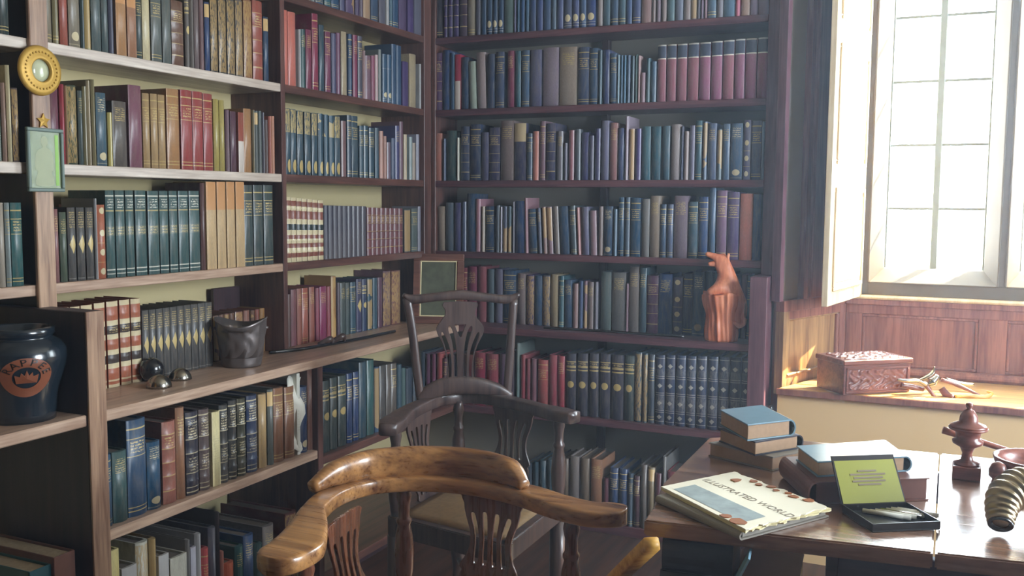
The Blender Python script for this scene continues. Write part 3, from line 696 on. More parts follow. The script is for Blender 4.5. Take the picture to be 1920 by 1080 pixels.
# left wall, middle bay
row('L', ZT[1] + .0005, -0.008, """83-101:-80:886:b 103-114:-70:885:b 116-131:-60:a54 133-154:-70:886:q 155-162:-60:455 163-174:-60:aa6:s 176-194:-60:566:a 195-207:-50:566:a 208-217:-50:556 220-239:-40:b85:y 241-258:-30:a75:y 259-270:-20:455:b
271-285:-30:dd9 288-307:-20:676:b 309-325:-15:676 326-348:2:754:r 351-359:-14:665:h 360-367:-12:665 368-377:-10:766 378-386:-6:755 388-397:4:247:l 399-412:-3:444:s 414-428:-2:444:s 430-444:-1:444:s 446-459:0:665:s 461-476:0:964:s
478-496:2:a54:r 498-507:32:246:l""",
    'uppermost shelf of middle bay', 'books on the top shelf of the middle bay', gain=GL, top_z=1.953)
row('L', ZT[2] + .0005, -0.008, """96-116:165:745 118-127:158:a34 128-131:160:dc9 133-150:160:454:s 152-160:170:566:a 161-168:162:885 169-175:151:ba8 177-184:149:885 186-205:174:467:q 207-215:211:cb6 216-242:190:665:a 247-271:160:856
273-286:175:b96:b 288-301:176:b96:b 302-315:178:b96:b 318-341:167:b85:b 344-365:169:a44:b 366-385:172:a44:b 386-403:176:a44:b 405-415:186:ba5 416-425:188:ba5 427-434:206:756 436-447:209:645 449-459:211:a54:w 461-475:204:b85 477-480:206:885 481-487:208:455:l
488-494:208:455 495-498:211:556 500-505:225:655 507-511:218:b65 512-518:218:c86""",
    'second shelf of middle bay', 'books on the second shelf of the middle bay', gain=GL)
row('L', ZT[3] + .0005, -0.008, """104-116:392:966:a 118-131:398:565:a 133-148:389:555:m 150-165:389:555:m 167-181:389:555:m 183-187:372:bbb 188-203:384:b64:d 205-221:357:466:v 223-240:357:466:v 242-257:357:466:v 260-280:357:466:v 283-303:358:466:v 305-321:358:466:v
323-338:358:466:v 340-358:358:466:v 360-379:358:466:v 381-389:343:644 390-408:341:db8:y 410-426:341:db8:y 428-443:341:db8:y 445-461:341:db8:y 462-478:347:455:b 480-497:347:455:b 499-516:347:455:b""",
    'third shelf of middle bay', 'books on the third shelf of the middle bay', gain=GL)
row('L', ZC + .0005, -0.03, """120-138:577:b64:z 140-158:575:b64:z 160-181:572:b64:z 184-204:568:b64:z 207-228:565:b64:z 231-250:562:b64:z 252-270:560:b64:z """ + spread(272, 403, 10, 583, 566, '555', 'm'),
    'counter of middle bay', 'books standing on the counter of the middle bay', gain=GL)
row('L', ZC + .0005, -0.075, """404-414:592:754:s 415-424:590:754 425-433:588:744:s 434-443:587:754 445-459:584:855:s 461-472:582:965 474-481:582:754:s 482-490:580:954 491-500:578:b84 502-509:577:643:s 510-517:576:754""",
    'counter beyond the metal pot', 'books standing on the counter of the middle bay', gain=GL)
row('L', 0.4835, 0.155, """195-217:853:257:b 218-245:846:466:a 246-281:786:357:b 283-308:828:257:q 311-336:790:a65:r 337-353:764:a75:a 355-378:772:334:n 380-399:767:655:n 401-416:772:ee9:e 417-433:759:444:n 435-449:751:444:n 451-466:747:443:n 469-488:741:346:n
491-505:739:ca7:s 507-517:730:676:l 519-537:727:964:b 539-557:725:964:b 559-565:700:eed:e 567-580:725:247:q 582-595:689:965""",
    'shelf below middle counter', 'books on the shelf below middle counter', dep=(.19, .24), gain=GL)
row('L', 0.0605, 0.14, """199-232:1034:ed8:e 236-264:1062:ddd:e 266-289:1016:ddc:s 291-302:1010:ca6 304-323:1040:ddd:e 325-356:1042:ddc:e 357-362:1012:aaa 363-373:1026:dde:e 375-384:1001:ccc 386-398:1028:c55:b 400-412:989:556 413-417:960:433
418-425:1034:b76 427-445:1055:c64 448-462:1024:366:a 464-482:1003:358:a 484-498:1020:466:a 500-520:985:887:a 522-540:1040:358:q 542-562:961:733:s 564-580:1000:445 582-598:1020:346""",
    'lowest shelf of middle bay', 'tall books on the lowest shelf of the middle bay', dep=(.26, .30), gain=GL)
# left wall, near bay at the edge of the view
row('L', ZT[1] + .0005, -0.008, "-24--2:-90:244 0-21:-95:344:b", 'uppermost shelf of nearest bay', 'books on the top shelf of the nearest bay', gain=GL, top_z=1.95)
row('L', ZT[2] + .0005, -0.008, "-18--3:150:354 -2-7:155:565 9-17:155:a87 19-27:122:dd9 29-41:165:655:s", 'second shelf of nearest bay', 'books on the second shelf of the nearest bay', gain=GL)
row('L', ZT[3] + .0005, -0.008, "-20--1:378:466 1-15:380:aa8 17-26:380:9aa:b 28-49:380:366:b", 'third shelf of nearest bay', 'books on the third shelf of the nearest bay', gain=GL)
# ================================================================== furniture and small things
def depth_of(P): return (Vector(P) - CAM).dot(f0)
def V(px, py, w): return CAM + ray(px, py) * w
def plane_hit(px, py, P, n):
    d = ray(px, py); n = Vector(n); return CAM + d * ((Vector(P) - CAM).dot(n) / d.dot(n))
def rel(o, parent):
    """shift a mesh made in room coordinates under its parent's origin"""
    o.parent = parent; off = Vector(parent.location); o.data.transform(Matrix.Translation(-off))
    if parent.rotation_euler[2]: o.data.transform(Matrix.Rotation(-parent.rotation_euler[2], 4, 'Z'))
    return o
def tube(name, P, R_, mat, parent=None, n=6, m=12, exp=2.0): return sweep(name, P, R_, R_, mat, parent, n, exp, m)

POST = [(0.0, 0), (.013, 0), (.016, .02), (.020, .05), (.022, .09), (.019, .13), (.014, .155), (.017, .162), (.017, .168), (.013, .174), (.013, .20), (.017, .222), (.014, .240), (.012, .25), (0, .25)]
def vase_outline():
    R_ = [(.95, 1.0), (.98, .90), (.92, .80), (.74, .66), (.70, .56), (.80, .45), (.97, .37), (1.0, .33), (.90, .31), (.97, .27), (.95, .18), (.80, .08), (.78, 0.0)]
    return R_ + [(-x, z) for x, z in R_[::-1]]
def vase_slots():
    L = []
    for c, b in ((-.66, -.56), (-.24, -.20), (.20, .18), (.62, .54)):
        w = .105
        top, bot = .86 - abs(c) * .05, .40
        L.append(smoothloop([(c * .78 - w * .5, bot), (c * .72 - w, (top + bot) / 2), (c - w, top - .03), (c, top), (c + w, top - .03), (c * .72 + w * .8, (top + bot) / 2), (c * .78 + w * 1.4, bot + .01), (c * .78 + w * .4, bot - .02)], 3))
        L.append(smoothloop([(b - w, .08), (b * 1.2 - w, .18), (b * 1.1, .28), (b * 1.2 + w, .18), (b + w, .08), (b, .06)], 3))
    return L
def corner_chair(name, L, B, R, armc, armw, zt, zs, mats, label, group=None):
    """armchair on four corner posts with a U-shaped arm bow and two pierced splats"""
    mo, mr, mseat = mats
    F = (L[0] + R[0] - B[0], L[1] + R[1] - B[1])
    c = ((L[0] + R[0]) / 2, (L[1] + R[1]) / 2)
    E_ = empty(name, (c[0], c[1], 0)); tag(E_, label, 'chair', group)
    for (x, y) in (L, B, R):
        k = (zt - .025 - zs) / .25
        lathe('arm_post', [(r, z * k) for r, z in POST], mr, E_, (x - c[0], y - c[1], zs), 20)
    for (x, y) in (L, B, R, F):
        lathe('leg', [(0, 0), (.018, 0), (.022, .06), (.017, .16), (.024, .22), (.024, zs - .055), (0, zs - .055)], mr, E_, (x - c[0], y - c[1], 0), 16)
    # seat frame and rush seat
    q = [Vector((p[0] - c[0], p[1] - c[1])) for p in (L, B, R, F)]
    sc = lambda k: [p * k for p in q]
    names = ('seat_rail',) * 4
    for i in range(4):
        a, b = q[i], q[(i + 1) % 4]
        d = (b - a).normalized(); nn = Vector((-d.y, d.x)) * .014
        prism('seat_rail', [a + nn - d * .02, b + nn + d * .02, b - nn + d * .02, a - nn - d * .02], zs - .055, zs, mo, E_, .003)
    bm = bmesh.new(); g = 12; grid = []
    for i in range(g + 1):
        for j in range(g + 1):
            u, v = i / g, j / g
            p = q[0] * .93 * (1 - u) * (1 - v) + q[1] * .93 * u * (1 - v) + q[2] * .93 * u * v + q[3] * .93 * (1 - u) * v
            grid.append(bm.verts.new((p.x, p.y, zs + .004 + .014 * math.sin(PI * u) * math.sin(PI * v))))
    for i in range(g):
        for j in range(g):
            a = i * (g + 1) + j; bm.faces.new((grid[a], grid[a + 1], grid[a + g + 2], grid[a + g + 1]))
    bmesh.ops.recalc_face_normals(bm, faces=bm.faces)
    r = bmesh.ops.extrude_face_region(bm, geom=bm.faces[:]); 
    for v in [e for e in r['geom'] if isinstance(e, bmesh.types.BMVert)]: v.co.z -= .012
    frombm('seat', bm, mseat, E_, (0, 0, 0), True)
    # stretchers
    for i in (0, 1):
        a, b = q[i], q[i + 2]
        tube('stretcher', [Vector((a.x, a.y, .17 + .024 * i)), Vector(((a.x + b.x) / 2, (a.y + b.y) / 2, .17 + .024 * i)), Vector((b.x, b.y, .17 + .024 * i))], [.009, .013, .009], mr, E_, 4, 10)
    # arm bow
    P = [Vector((x - c[0], y - c[1], zt - .0175)) for x, y in armc]
    sweep('arm_bow', P, armw, [.0165] * len(P), mo, E_, 7, 6.0, 20)
    # splats
    for a, b in ((q[0], q[1]), (q[1], q[2])):
        mid = (a + b) / 2; d = (b - a).normalized(); out = Vector((d.y, -d.x))
        if out.dot(mid) < 0: out = -out
        hw = .068
        def xf(p, mid=mid, d=d, out=out, hw=hw):
            t = p.z; h = zt - .03 - zs
            bow = .035 * math.sin(t * PI * .55) 
            r_ = mid + d * (p.x * 1.0) + out * (bow + p.y)
            return Vector((r_.x, r_.y, zs + t * h))
        loops = [smoothloop([(x * hw, z) for x, z in vase_outline()], 3)] + [[(x * hw, z) for x, z in lp] for lp in vase_slots()]
        cu_ = plate('splat', loops, .007, mr, E_, xf, .0012)
    return E_, c

# ---- near corner chair
L1, B1_, R1 = (1.045, -2.283), (.981, -1.849), (1.384, -1.885)
arm1 = [(1.037, -2.372), (1.037, -2.369), (1.037, -2.358), (1.036, -2.335), (1.030, -2.285), (.990, -2.20), (.938, -2.11), (.913, -2.01), (.932, -1.915), (1.0, -1.850), (1.10, -1.818), (1.19, -1.822), (1.27, -1.836), (1.35, -1.870), (1.42, -1.886), (1.462, -1.872), (1.480, -1.866), (1.488, -1.864), (1.490, -1.8635)]
arw1 = [.004, .018, .034, .044, .048, .036, .023, .024, .026, .028, .028, .026, .034, .036, .038, .036, .028, .016, .004]
CH1, c1 = corner_chair('corner_chair', L1, B1_, R1, arm1, arw1, .715, .45, (M_OAK, M_OAKR, M_RUSH), 'polished brown oak corner chair with curved arm rail, nearest to the viewer')
cr = [(.884, -2.045), (.900, -1.985), (.928, -1.905), (.995, -1.845), (1.08, -1.810), (1.16, -1.806), (1.225, -1.824), (1.265, -1.846)]
P = [Vector((x - c1[0], y - c1[1], .738)) for x, y in cr]
P[0].z = .722; P[-1].z = .722
sweep('crest_rail', P, [.013, .020, .020, .020, .020, .020, .022, .013], [.012, .026, .033, .035, .035, .034, .028, .010], M_OAK, CH1, 7, 2.6, 18)

# ---- far corner chair with a raised comb back
L2, B2_, R2 = (.682, -1.397), (.679, -1.027), (1.035, -1.085)
arm2 = [(.705, -1.475), (.682, -1.41), (.650, -1.29), (.636, -1.17), (.640, -1.07), (.690, -1.00), (.790, -.995), (.89, -1.03), (.98, -1.075), (1.045, -1.10), (1.095, -1.118)]
arw2 = [.024, .036, .026, .022, .022, .024, .024, .022, .024, .034, .024]
CH2, c2 = corner_chair('corner_chair', L2, B2_, R2, arm2, arw2, .715, .44, (M_OAKD, M_OAKD, M_RUSH), 'old dark corner chair with tall pierced comb back standing by the bookcases')
PB = Vector((.715, -1.055, .7)); NB = (.62, -.78, 0)
def cb(px, py): return plane_hit(px, py, PB, NB) - Vector((c2[0], c2[1], 0))
cr2 = [cb(785, 750), cb(800, 738), cb(830, 726), cb(865, 722), cb(900, 724), cb(935, 732), cb(958, 742)]
sweep('crest_rail', cr2, [.014] * 7, [.012, .022, .028, .028, .026, .020, .012], M_OAKD, CH2, 6, 2.6, 16)
for pts in ([cb(789, 752), cb(781, 690), cb(773, 620), cb(763, 560)], [cb(950, 745), cb(954, 690), cb(959, 620), cb(963, 560)]):
    sweep('stile', pts, [.013] * 4, [.010] * 4, M_OAKD, CH2, 5, 3.0, 12, upv=(.62, -.78, 0))
top = [cb(756, 553), cb(775, 561), cb(815, 557), cb(865, 553), cb(915, 558), cb(950, 561), cb(973, 552)]
sweep('top_rail', top, [.012] * 7, [.006, .014, .013, .015, .013, .014, .006], M_OAKD, CH2, 6, 2.6, 14)
so = [(92, 140), (85, 180), (85, 215), (115, 255), (132, 285), (125, 320), (95, 380), (75, 450), (70, 510), (75, 560), (95, 600)]
outl = so + [(-x, y) for x, y in so[::-1]]
s1 = [(-103, 305), (-84, 330), (-58, 400), (-48, 480), (-50, 560), (-64, 575), (-70, 480), (-84, 400), (-106, 330)]
s2 = [(-63, 270), (-44, 292), (-26, 360), (-18, 450), (-17, 562), (-34, 570), (-38, 450), (-48, 360), (-68, 298)]
vv = [(-34, 262), (34, 262), (6, 335), (-6, 335)]
allp = [smoothloop(outl, 2)] + [smoothloop(s, 3) for s in (s1, s2, [(-x, y) for x, y in s1[::-1]], [(-x, y) for x, y in s2[::-1]])] + [vv]
def xf2(p):
    px = 700 + (p.x * 1000 + 488) / 3; py = 520 + (-p.z * 1000) / 3
    return cb(px, py) + Vector((.62, -.78, 0)) * (p.y)
plate('back_splat', [[(x / 1000, -y / 1000) for x, y in lp] for lp in allp], .010, M_OAKD, CH2, xf2, .001)

# ---- table with hinged leaf
TB = empty('writing_table', (2.1, -1.6, 0)); tag(TB, 'heavy oak table with a hinged leaf in front of the window seat', 'table')
def tb(o): return rel(o, TB)
tb(prism('table_leaf', [(1.572, -2.025), (2.031, -1.973), (2.029, -1.300), (1.62, -1.325), (1.536, -1.39), (1.540, -1.79), (1.566, -1.955)], .722, .750, M_TABLE, None, .003))
tb(prism('tabletop', [(2.0345, -1.9725), (2.95, -1.87), (2.95, -1.25), (2.0325, -1.300)], .722, .750, M_TABLE, None, .003))
for a, b, c_, d in ((1.885, 2.85, -1.93, -1.91), (1.885, 2.85, -1.37, -1.35)): tb(box('apron', a, b, c_, d, .655, .722, M_TABLEDK))
for x in (1.865, 2.84): tb(box('apron', x, x + .02, -1.93, -1.35, .655, .722, M_TABLEDK))
for x, y in ((1.91, -1.885), (2.82, -1.84), (1.91, -1.40), (2.82, -1.40)):
    o = lathe('leg', [(0, 0), (.02, 0), (.03, .05), (.022, .12), (.032, .3), (.022, .5), (.032, .58), (.032, .722), (0, .722)], M_TABLEDK, None, (0, 0, 0), 16)
    o.data.transform(Matrix.Translation((x, y, 0))); tb(o)
tb(box('lower_shelf', 2.05, 2.83, -1.88, -1.4, .40, .42, M_TABLEDK))

def flat_book(corners, z0, th, cover, pages, label, group=None, spine=0, name='book', round_=True):
    """closed book lying flat. corners: four plan points a b c d; spine along edge number spine"""
    C4 = [Vector((p[0], p[1])) for p in corners]
    c = sum(C4, Vector((0, 0))) / 4
    q = [p - c for p in C4]
    E_ = empty(name, (c.x, c.y, z0)); tag(E_, label, 'book', group)
    t = .0028
    prism('cover', q, 0, t, cover, E_, .0006); prism('cover', q, th - t, th, cover, E_, .0006)
    a, b = q[spine], q[(spine + 1) % 4]; d = (b - a).normalized(); n = Vector((-d.y, d.x))
    if n.dot((a + b) / 2) < 0: n = -n
    ins = [p * .962 for p in q]
    prism('page_block', ins, t, th - t, pages, E_, .0008)
    bul = min(.45 * th, .012)
    vs, fs = [], []
    for k in range(9):
        an = PI * k / 8; z = th / 2 - math.cos(an) * (th / 2); o_ = n * (bul * math.sin(an))
        for e in (a, b): vs.append((e.x + o_.x, e.y + o_.y, z))
    m0 = len(vs)
    for k in range(9):
        an = PI * k / 8; z = th / 2 - math.cos(an) * (th / 2 - .002); o_ = n * (bul * math.sin(an) - .003)
        for e in (a, b): vs.append((e.x + o_.x, e.y + o_.y, z))
    for k in range(8):
        fs.append((2 * k, 2 * k + 1, 2 * k + 3, 2 * k + 2)); fs.append((m0 + 2 * k, m0 + 2 * k + 2, m0 + 2 * k + 3, m0 + 2 * k + 1))
        fs.append((2 * k, 2 * k + 2, m0 + 2 * k + 2, m0 + 2 * k)); fs.append((2 * k + 1, m0 + 2 * k + 1, m0 + 2 * k + 3, 2 * k + 3))
    mesh('spine', vs, fs, cover, E_, smooth=False)
    return E_
def quad(px4, z): return [tuple(hit(x, y, 2, z)[:2]) for x, y in px4]
M_BLUEB = plain('grey blue cloth', '76929f', 0.22, var=0.12, nscale=40, spec=.8)  # sky sheen painted into the blue of these covers
M_DKB = plain('dark cloth', '2c2a34', 0.4, var=0.2, nscale=40)
M_TANP = plain('tan page edges', 'a98a6c', 0.8, var=0.3, nscale=120)
# stack by the end post
T0 = .7505
flat_book(quad([(1328, 838), (1432, 822), (1504, 855), (1449, 866)], T0 + .02), T0, .030, M_GREYB, M_TANP, 'grey board book at the bottom of the stack of three', 'stack of three books on the table', 1)
flat_book(quad([(1348, 803), (1440, 792), (1498, 816), (1416, 829)], T0 + .060), T0 + .0305, .030, M_DKB, M_TANP, 'tan-edged book in the middle of the stack of three', 'stack of three books on the table', 1)
flat_book(quad([(1350, 768), (1428, 759), (1483, 787), (1402, 796)], T0 + .096), T0 + .061, .035, M_BLUEB, M_TANP, 'grey blue book on top of the stack of three', 'stack of three books on the table', 1)
# second stack
flat_book(quad([(1472, 856), (1690, 850), (1744, 896), (1528, 905)], T0 + .043), T0, .043, M_BROWNB, M_BROWNB, 'thick brown leather book lying under the pale blue one', 'pair of books behind the tin', 3)
flat_book(quad([(1493, 836), (1657, 825), (1699, 856), (1533, 866)], T0 + .073), T0 + .0435, .030, M_BLUEB, M_TANP, 'broad pale blue book lying on the brown leather book', 'pair of books behind the tin', 1)

# album with torn illustrated paper
al = quad([(1234, 930), (1378, 893), (1555, 957), (1392, 1000)], T0 + .012)
flat_book(al, T0, .014, M_GREYB, M_GREYB, 'thin grey album lying under the torn old newspaper', None, 3, 'album')
nq = [Vector(p) for p in quad([(1240, 912), (1377, 884), (1556, 950), (1398, 992)], T0 + .022)]
nc = sum(nq, Vector((0, 0))) / 4
NP = empty('newspaper', (nc.x, nc.y, T0 + .0145)); tag(NP, 'torn yellowed illustrated newspaper with ragged brown edges on the album', 'newspaper')
def bil(u, v): return nq[0] * (1 - u) * (1 - v) + nq[1] * (1 - u) * v + nq[2] * u * v + nq[3] * u * (1 - v)
rn = random.Random(3); M_NEWS = plain('newsprint', 'ece4cc', .8, var=.12, nscale=10); M_TEAR = plain('brown paper', 'a4602e', .8, var=.4, nscale=40)
for li in range(3):
    n = 26; rim = []
    for k in range(4 * n):
        s, f = divmod(k, n); f /= n
        u, v = ((0, f), (f, 1), (1, 1 - f), (1 - f, 0))[s]
        j = rn.uniform(-.022, .014) if s in (1, 2) else rn.uniform(-.003, .003)
        cu_, cv_ = u - .5, v - .5
        p = bil(.5 + cu_ * (1 + j * 2), .5 + cv_ * (1 + j * 2)) - nc
        rim.append((p.x, p.y))
    prism('sheet', rim, li * .0026, li * .0026 + .0022, (M_CREAM, M_CREAM, M_NEWS)[li], NP)
# printed picture and title, flat print on the top sheet
zt_ = .0078
def onp(u, v, z=zt_): p = bil(u, v) - nc; return (p.x, p.y, z)
M_INK = plain('faded ink', '8a7c66', .8, var=.2); M_PRINT = plain('faded print', 'a9b6b4', .8, var=.6, nscale=45)
mesh('printed_picture', [onp(.10, .06), onp(.10, .34), onp(.90, .34), onp(.90, .06)], [(0, 3, 2, 1)], M_PRINT, NP)
d_ = (bil(.9, .5) - bil(.1, .5)); ang = math.atan2(d_.y, d_.x)
tx = text('title', 'ILLUSTRATED WORLD', .024, M_INK, NP, onp(.52, .50), (0, 0, ang), .0001)
for k, (u, v, s_) in enumerate(((.16, .80, .011), (.84, .05, .017), (.72, .04, .010), (.25, .93, .010), (.33, .90, .008), (.42, .95, .009), (.50, .91, .007), (.60, .95, .008), (.68, .92, .009), (.80, .96, .010))):
    p = onp(u + .03, v); pts = [(p[0] + s_ * rn.uniform(.6, 1.2) * math.cos(a), p[1] + s_ * rn.uniform(.6, 1.2) * math.sin(a)) for a in [i * PI / 4 for i in range(8)]]
    prism('brown_tear', pts, zt_, zt_ + .0012, M_TEAR, NP)

# cigarette tin, open
tq = [Vector(p) for p in quad([(1579, 947), (1700, 942), (1737, 968), (1608, 984)], T0 + .014)]
o0, ex, ey = tq[0], (tq[1] - tq[0]), (tq[3] - tq[0])
tw, td, ta = ex.length, ey.length, math.atan2(ex.y, ex.x)
CT = empty('cigarette_tin', (o0.x, o0.y, T0), ta); tag(CT, 'open flat tin with yellow inside lid and white cigarettes', 'tin')
M_TIN = plain('dark tin', '3a3634', .35, .6, var=.3, nscale=40); M_YEL = plain('yellow lid lining', '969830', .4, 0, var=.15, nscale=12)
box('base', 0, tw, -td, 0, 0, .003, M_TIN, CT, .001)
for q in ((0, tw, -td, -td + .002), (0, tw, -.002, 0), (0, .002, -td + .002, -.002), (tw - .002, tw, -td + .002, -.002)): box('rim', q[0], q[1], q[2], q[3], .003, .015, M_TIN, CT, .0005)
lid = [(0, 0, .014), (tw, 0, .014), (tw * .98, .045, .014 + td * .72), (0.0, .045, .014 + td * .72)]
mesh('lid_back', [(x, y + .002, z) for x, y, z in lid] + [(x, y + .006, z) for x, y, z in lid], [(0, 1, 2, 3), (7, 6, 5, 4), (0, 4, 5, 1), (1, 5, 6, 2), (2, 6, 7, 3), (3, 7, 4, 0)], M_TIN, CT)
mesh('lid_lining', [(lerp(x, tw / 2, .05), y + .0012, lerp(z, .05, .04)) for x, y, z in lid], [(0, 1, 2, 3)], M_YEL, CT)
for k in range(5):
    t_ = .38 + .07 * k; hw_ = (.022, .032, .028, .034, .018)[k]; y_ = .045 * t_; z_ = .014 + td * .72 * t_
    mesh('lid_print', [(tw / 2 - hw_, y_ + .0002, z_), (tw / 2 + hw_, y_ + .0002, z_), (tw / 2 + hw_, y_ + .0022, z_ + .0028), (tw / 2 - hw_, y_ + .0022, z_ + .0028)], [(0, 1, 2, 3)], M_INK, CT)
for i in range(7):
    x0 = .02 + i * .011; a = -.28 + rn.uniform(-.05, .05)
    o = lathe('cigarette', [(0, 0), (.0042, 0), (.0042, .068), (0, .068)], M_WHITE if i != 3 else M_SILVER, CT, (x0 + .012, -.012 - rn.uniform(0, .01), .0075), 10, (0, PI / 2, -.62 + a * .3))

# turned treen urn, bowl, rod, acorn
uc = hit(1811, 895, 2, T0); UW = depth_of(uc)
UR = empty('turned_urn', (uc.x, uc.y, T0)); tag(UR, 'small turned dark wood lidded urn on a square foot', 'urn')
box('foot', -.026, .026, -.026, .026, 0, .027, M_CARVE, UR, .002)
lathe('cup', [(0, .027), (.024, .027), (.024, .031), (.012, .036), (.009, .05), (.014, .062), (.028, .070), (.029, .076), (.022, .080), (.024, .094), (.036, .099), (.037, .103), (0, .103)], M_CARVE, UR)
lathe('lid', [(0, .1035), (.036, .1035), (.033, .108), (.018, .114), (.0165, .126), (.010, .137), (.004, .141), (.007, .146), (.007, .151), (0, .154)], M_CARVE, UR)
a_, b_ = V(1768, 806, UW + .07), V(1925, 856, UW + .03)
rd = tube('wooden_rod', [a_, (a_ + b_) / 2, b_, b_ + (b_ - a_) * .15], [.008, .0065, .005, .004], M_CARVE, None, 4)
tag(rd, 'slim turned wooden rod resting across the bowl behind the urn', 'rod')
bc = hit(1922, 905, 2, T0)
BW = lathe('wooden_bowl', [(0, 0), (.045, 0), (.062, .012), (.078, .04), (.080, .052), (.074, .052), (.070, .040), (.050, .014), (0, .010)], M_CARVE, None, (bc.x + .02, bc.y, T0), 28)
tag(BW, 'dark turned wooden bowl at the right end of the table', 'bowl')
ac = hit(1870, 915, 2, T0)
AC = lathe('turned_acorn', [(0, 0), (.008, 0), (.012, .008), (.010, .018), (.0165, .024), (.017, .036), (.012, .047), (.004, .052), (0, .053)], M_CARVE, None, (ac.x, ac.y, T0), 20)
tag(AC, 'little dark turned acorn standing beside the urn', 'ornament')
# ribbed horn
hw = depth_of(hit(1874, 1005, 2, T0)); hpts = [(1876, 985, 0), (1877, 962, .015), (1884, 938, .03), (1905, 922, .045), (1935, 918, .05), (1975, 926, .05)]
HP = [V(x, y, hw + d) for x, y, d in hpts]
C_ = catmull(HP, 12); nr = len(C_)
RR = []
for i in range(nr):
    b = lerp(.020, .034, min(1, i / nr * 1.6)); RR.append(b * (1.0 + .07 * math.sin(i * PI / 2.5)))
mz = min((c.z - r) for c, r in zip(C_, RR)); sh_ = Vector((0, 0, T0 - mz + .001))
HN = sweep('ribbed_horn', [c + sh_ for c in C_], RR, RR, M_BRASS, None, 1, 2.0, 22)
tag(HN, 'ribbed silvery brass horn with open mouth lying on the table', 'horn')
e = (C_[0] - C_[1]).normalized()
mouth = lathe('mouth_shade', [(0, -.002), (.010, -.002), (.014, .002), (.018, .006), (.020, .004), (.020, 0), (0, -.006)], M_BLACK, None)  # black disc paints the shade of the hollow opening
mouth.data.transform(Matrix.Translation(C_[0] + sh_) @ e.to_track_quat('Z', 'Y').to_matrix().to_4x4()); mouth.parent = HN

# things below the table: stool with books, cards and a leather volume, and a leaning slat
SC = empty('low_stool', (1.76, -1.98, 0)); tag(SC, 'dark low stool under the table carrying a stack of books', 'stool')
box('top', -.19, .085, -.10, .17, .575, .600, M_TABLEDK, SC)
for x in (-.16, .06):
    for y in (-.07, .14): box('leg', x - .015, x + .015, y - .015, y + .015, 0, .575, M_TABLEDK, SC)
flat_book([(1.595, -1.995), (1.718, -1.982), (1.722, -1.932), (1.595, -1.932)], .6005, .056, M_DKB, M_DKB, 'black book at the bottom of the pile under the table edge', 'books under the table edge', 0)
flat_book([(1.600, -2.000), (1.720, -1.987), (1.724, -1.932), (1.600, -1.932)], .657, .060, M_DKB, M_BROWNB, 'dark worn book on top of the pile under the table edge', 'books under the table edge', 0)
M_TANL = plain('scuffed tan leather', '9a6450', .35, var=.35, nscale=24, coat=.3)
flat_book(quad([(1397, 1025), (1508, 1038), (1496, 1098), (1385, 1094)], .665), .6005, .064, M_TANL, M_CREAM, 'scuffed tan leather volume lying before the table beside the pale cards', None, 3)
cdp = V(1376, 1042, depth_of(Vector((1.775, -2.02, .65))))
cardo = prism('pale_cards', [(-.028, -.03), (.030, -.028), (.028, .03), (-.030, .028)], 0, .004, M_BLUECARD, None, 0, (1.778, -2.02, .5860)); cardo.rotation_euler = (0, -1.15, .12); cardo.location = (1.744, -2.02, .690)
tag(cardo, 'pale blue cards tucked between the books under the table', 'cards')
T_ = hit(1222, 1020, 1, -2.085); Bt = hit(985, 1248, 2, 0.012)
sl = sweep('wooden_bar', [T_, (T_ + Bt) / 2, Bt], [.014] * 3, [.012] * 3, M_HONEY, None, 2, 6.0, 12)
tag(sl, 'honey coloured bar of wood leaning against the table edge', 'bar')
row('B', .4205, -1.885, "1724-1740:1070:998 1742-1752:1071:568 1754-1766:1070:467 1768-1778:1069:655 1780-1791:1070:a98 1794-1806:1072:246 1808-1822:1072:888", 'shelf of the table', 'books on the shelf below the tabletop', dep=(.14, .16), gain=.95)
build_books(292)

# ---- carved casket and curious tools on the window seat
k0 = hit(1581, 741, 2, .6355)
KB = empty('carved_casket', (k0.x, k0.y, .6355), math.radians(40)); tag(KB, 'carved red-brown wooden casket with scrolled lid on the window seat', 'box')
kw, kd, kh = .27, .165, .122
box('body', 0, kw, 0, kd, 0, kh - .018, M_CARVE, KB, .002)
box('lid', -.006, kw + .006, -.006, kd + .006, kh - .018, kh, M_CARVE, KB, .003)
import mathutils
def relief(name, w, h, nx, nz, amp, seedv, parent, xf):
    vs, fs = [], []
    for j in range(nz + 1):
        for i in range(nx + 1):
            u, v = i / nx * w, j / nz * h
            s = math.sin(u * 95 + 2.2 * math.sin(v * 110 + seedv)) * math.cos(v * 85 + 2.0 * math.sin(u * 70)) 
            r_ = 1 - abs(s) * 1.6
            e_ = 0 if i in (0, nx) or j in (0, nz) else 1
            vs.append(xf(u, v, e_ * amp * max(0, r_)))
    for j in range(nz):
        for i in range(nx):
            a = j * (nx + 1) + i; fs.append((a, a + 1, a + nx + 2, a + nx + 1))
    return mesh(name, vs, fs, M_CARVE, parent, smooth=True)
relief('front_carving', kw - .04, kh - .05, 90, 30, .006, 1.0, KB, lambda u, v, d: (.02 + u, -.0005 - d, .015 + v))
relief('lid_carving', kw - .03, kd - .02, 90, 50, .005, 2.0, KB, lambda u, v, d: (.015 + u, .01 + v, kh + .0002 + d))
for q in ((.008, kw - .008, .004, .012), (.008, kw - .008, kh - .034, kh - .026)): box('front_bead', q[0], q[1], -.005, 0, q[2], q[3], M_CARVE, KB, .002)
for x in (.008, kw - .016): box('front_bead', x, x + .008, -.005, 0, .012, kh - .034, M_CARVE, KB, .002)
sw = depth_of(hit(1742, 742, 2, .6355))
TL = empty('silver_tool', hit(1742, 742, 2, .6355)); tag(TL, 'small silver mounted implement with curved pointed blade and wood handle', 'tool')
def tl(o): return rel(o, TL)
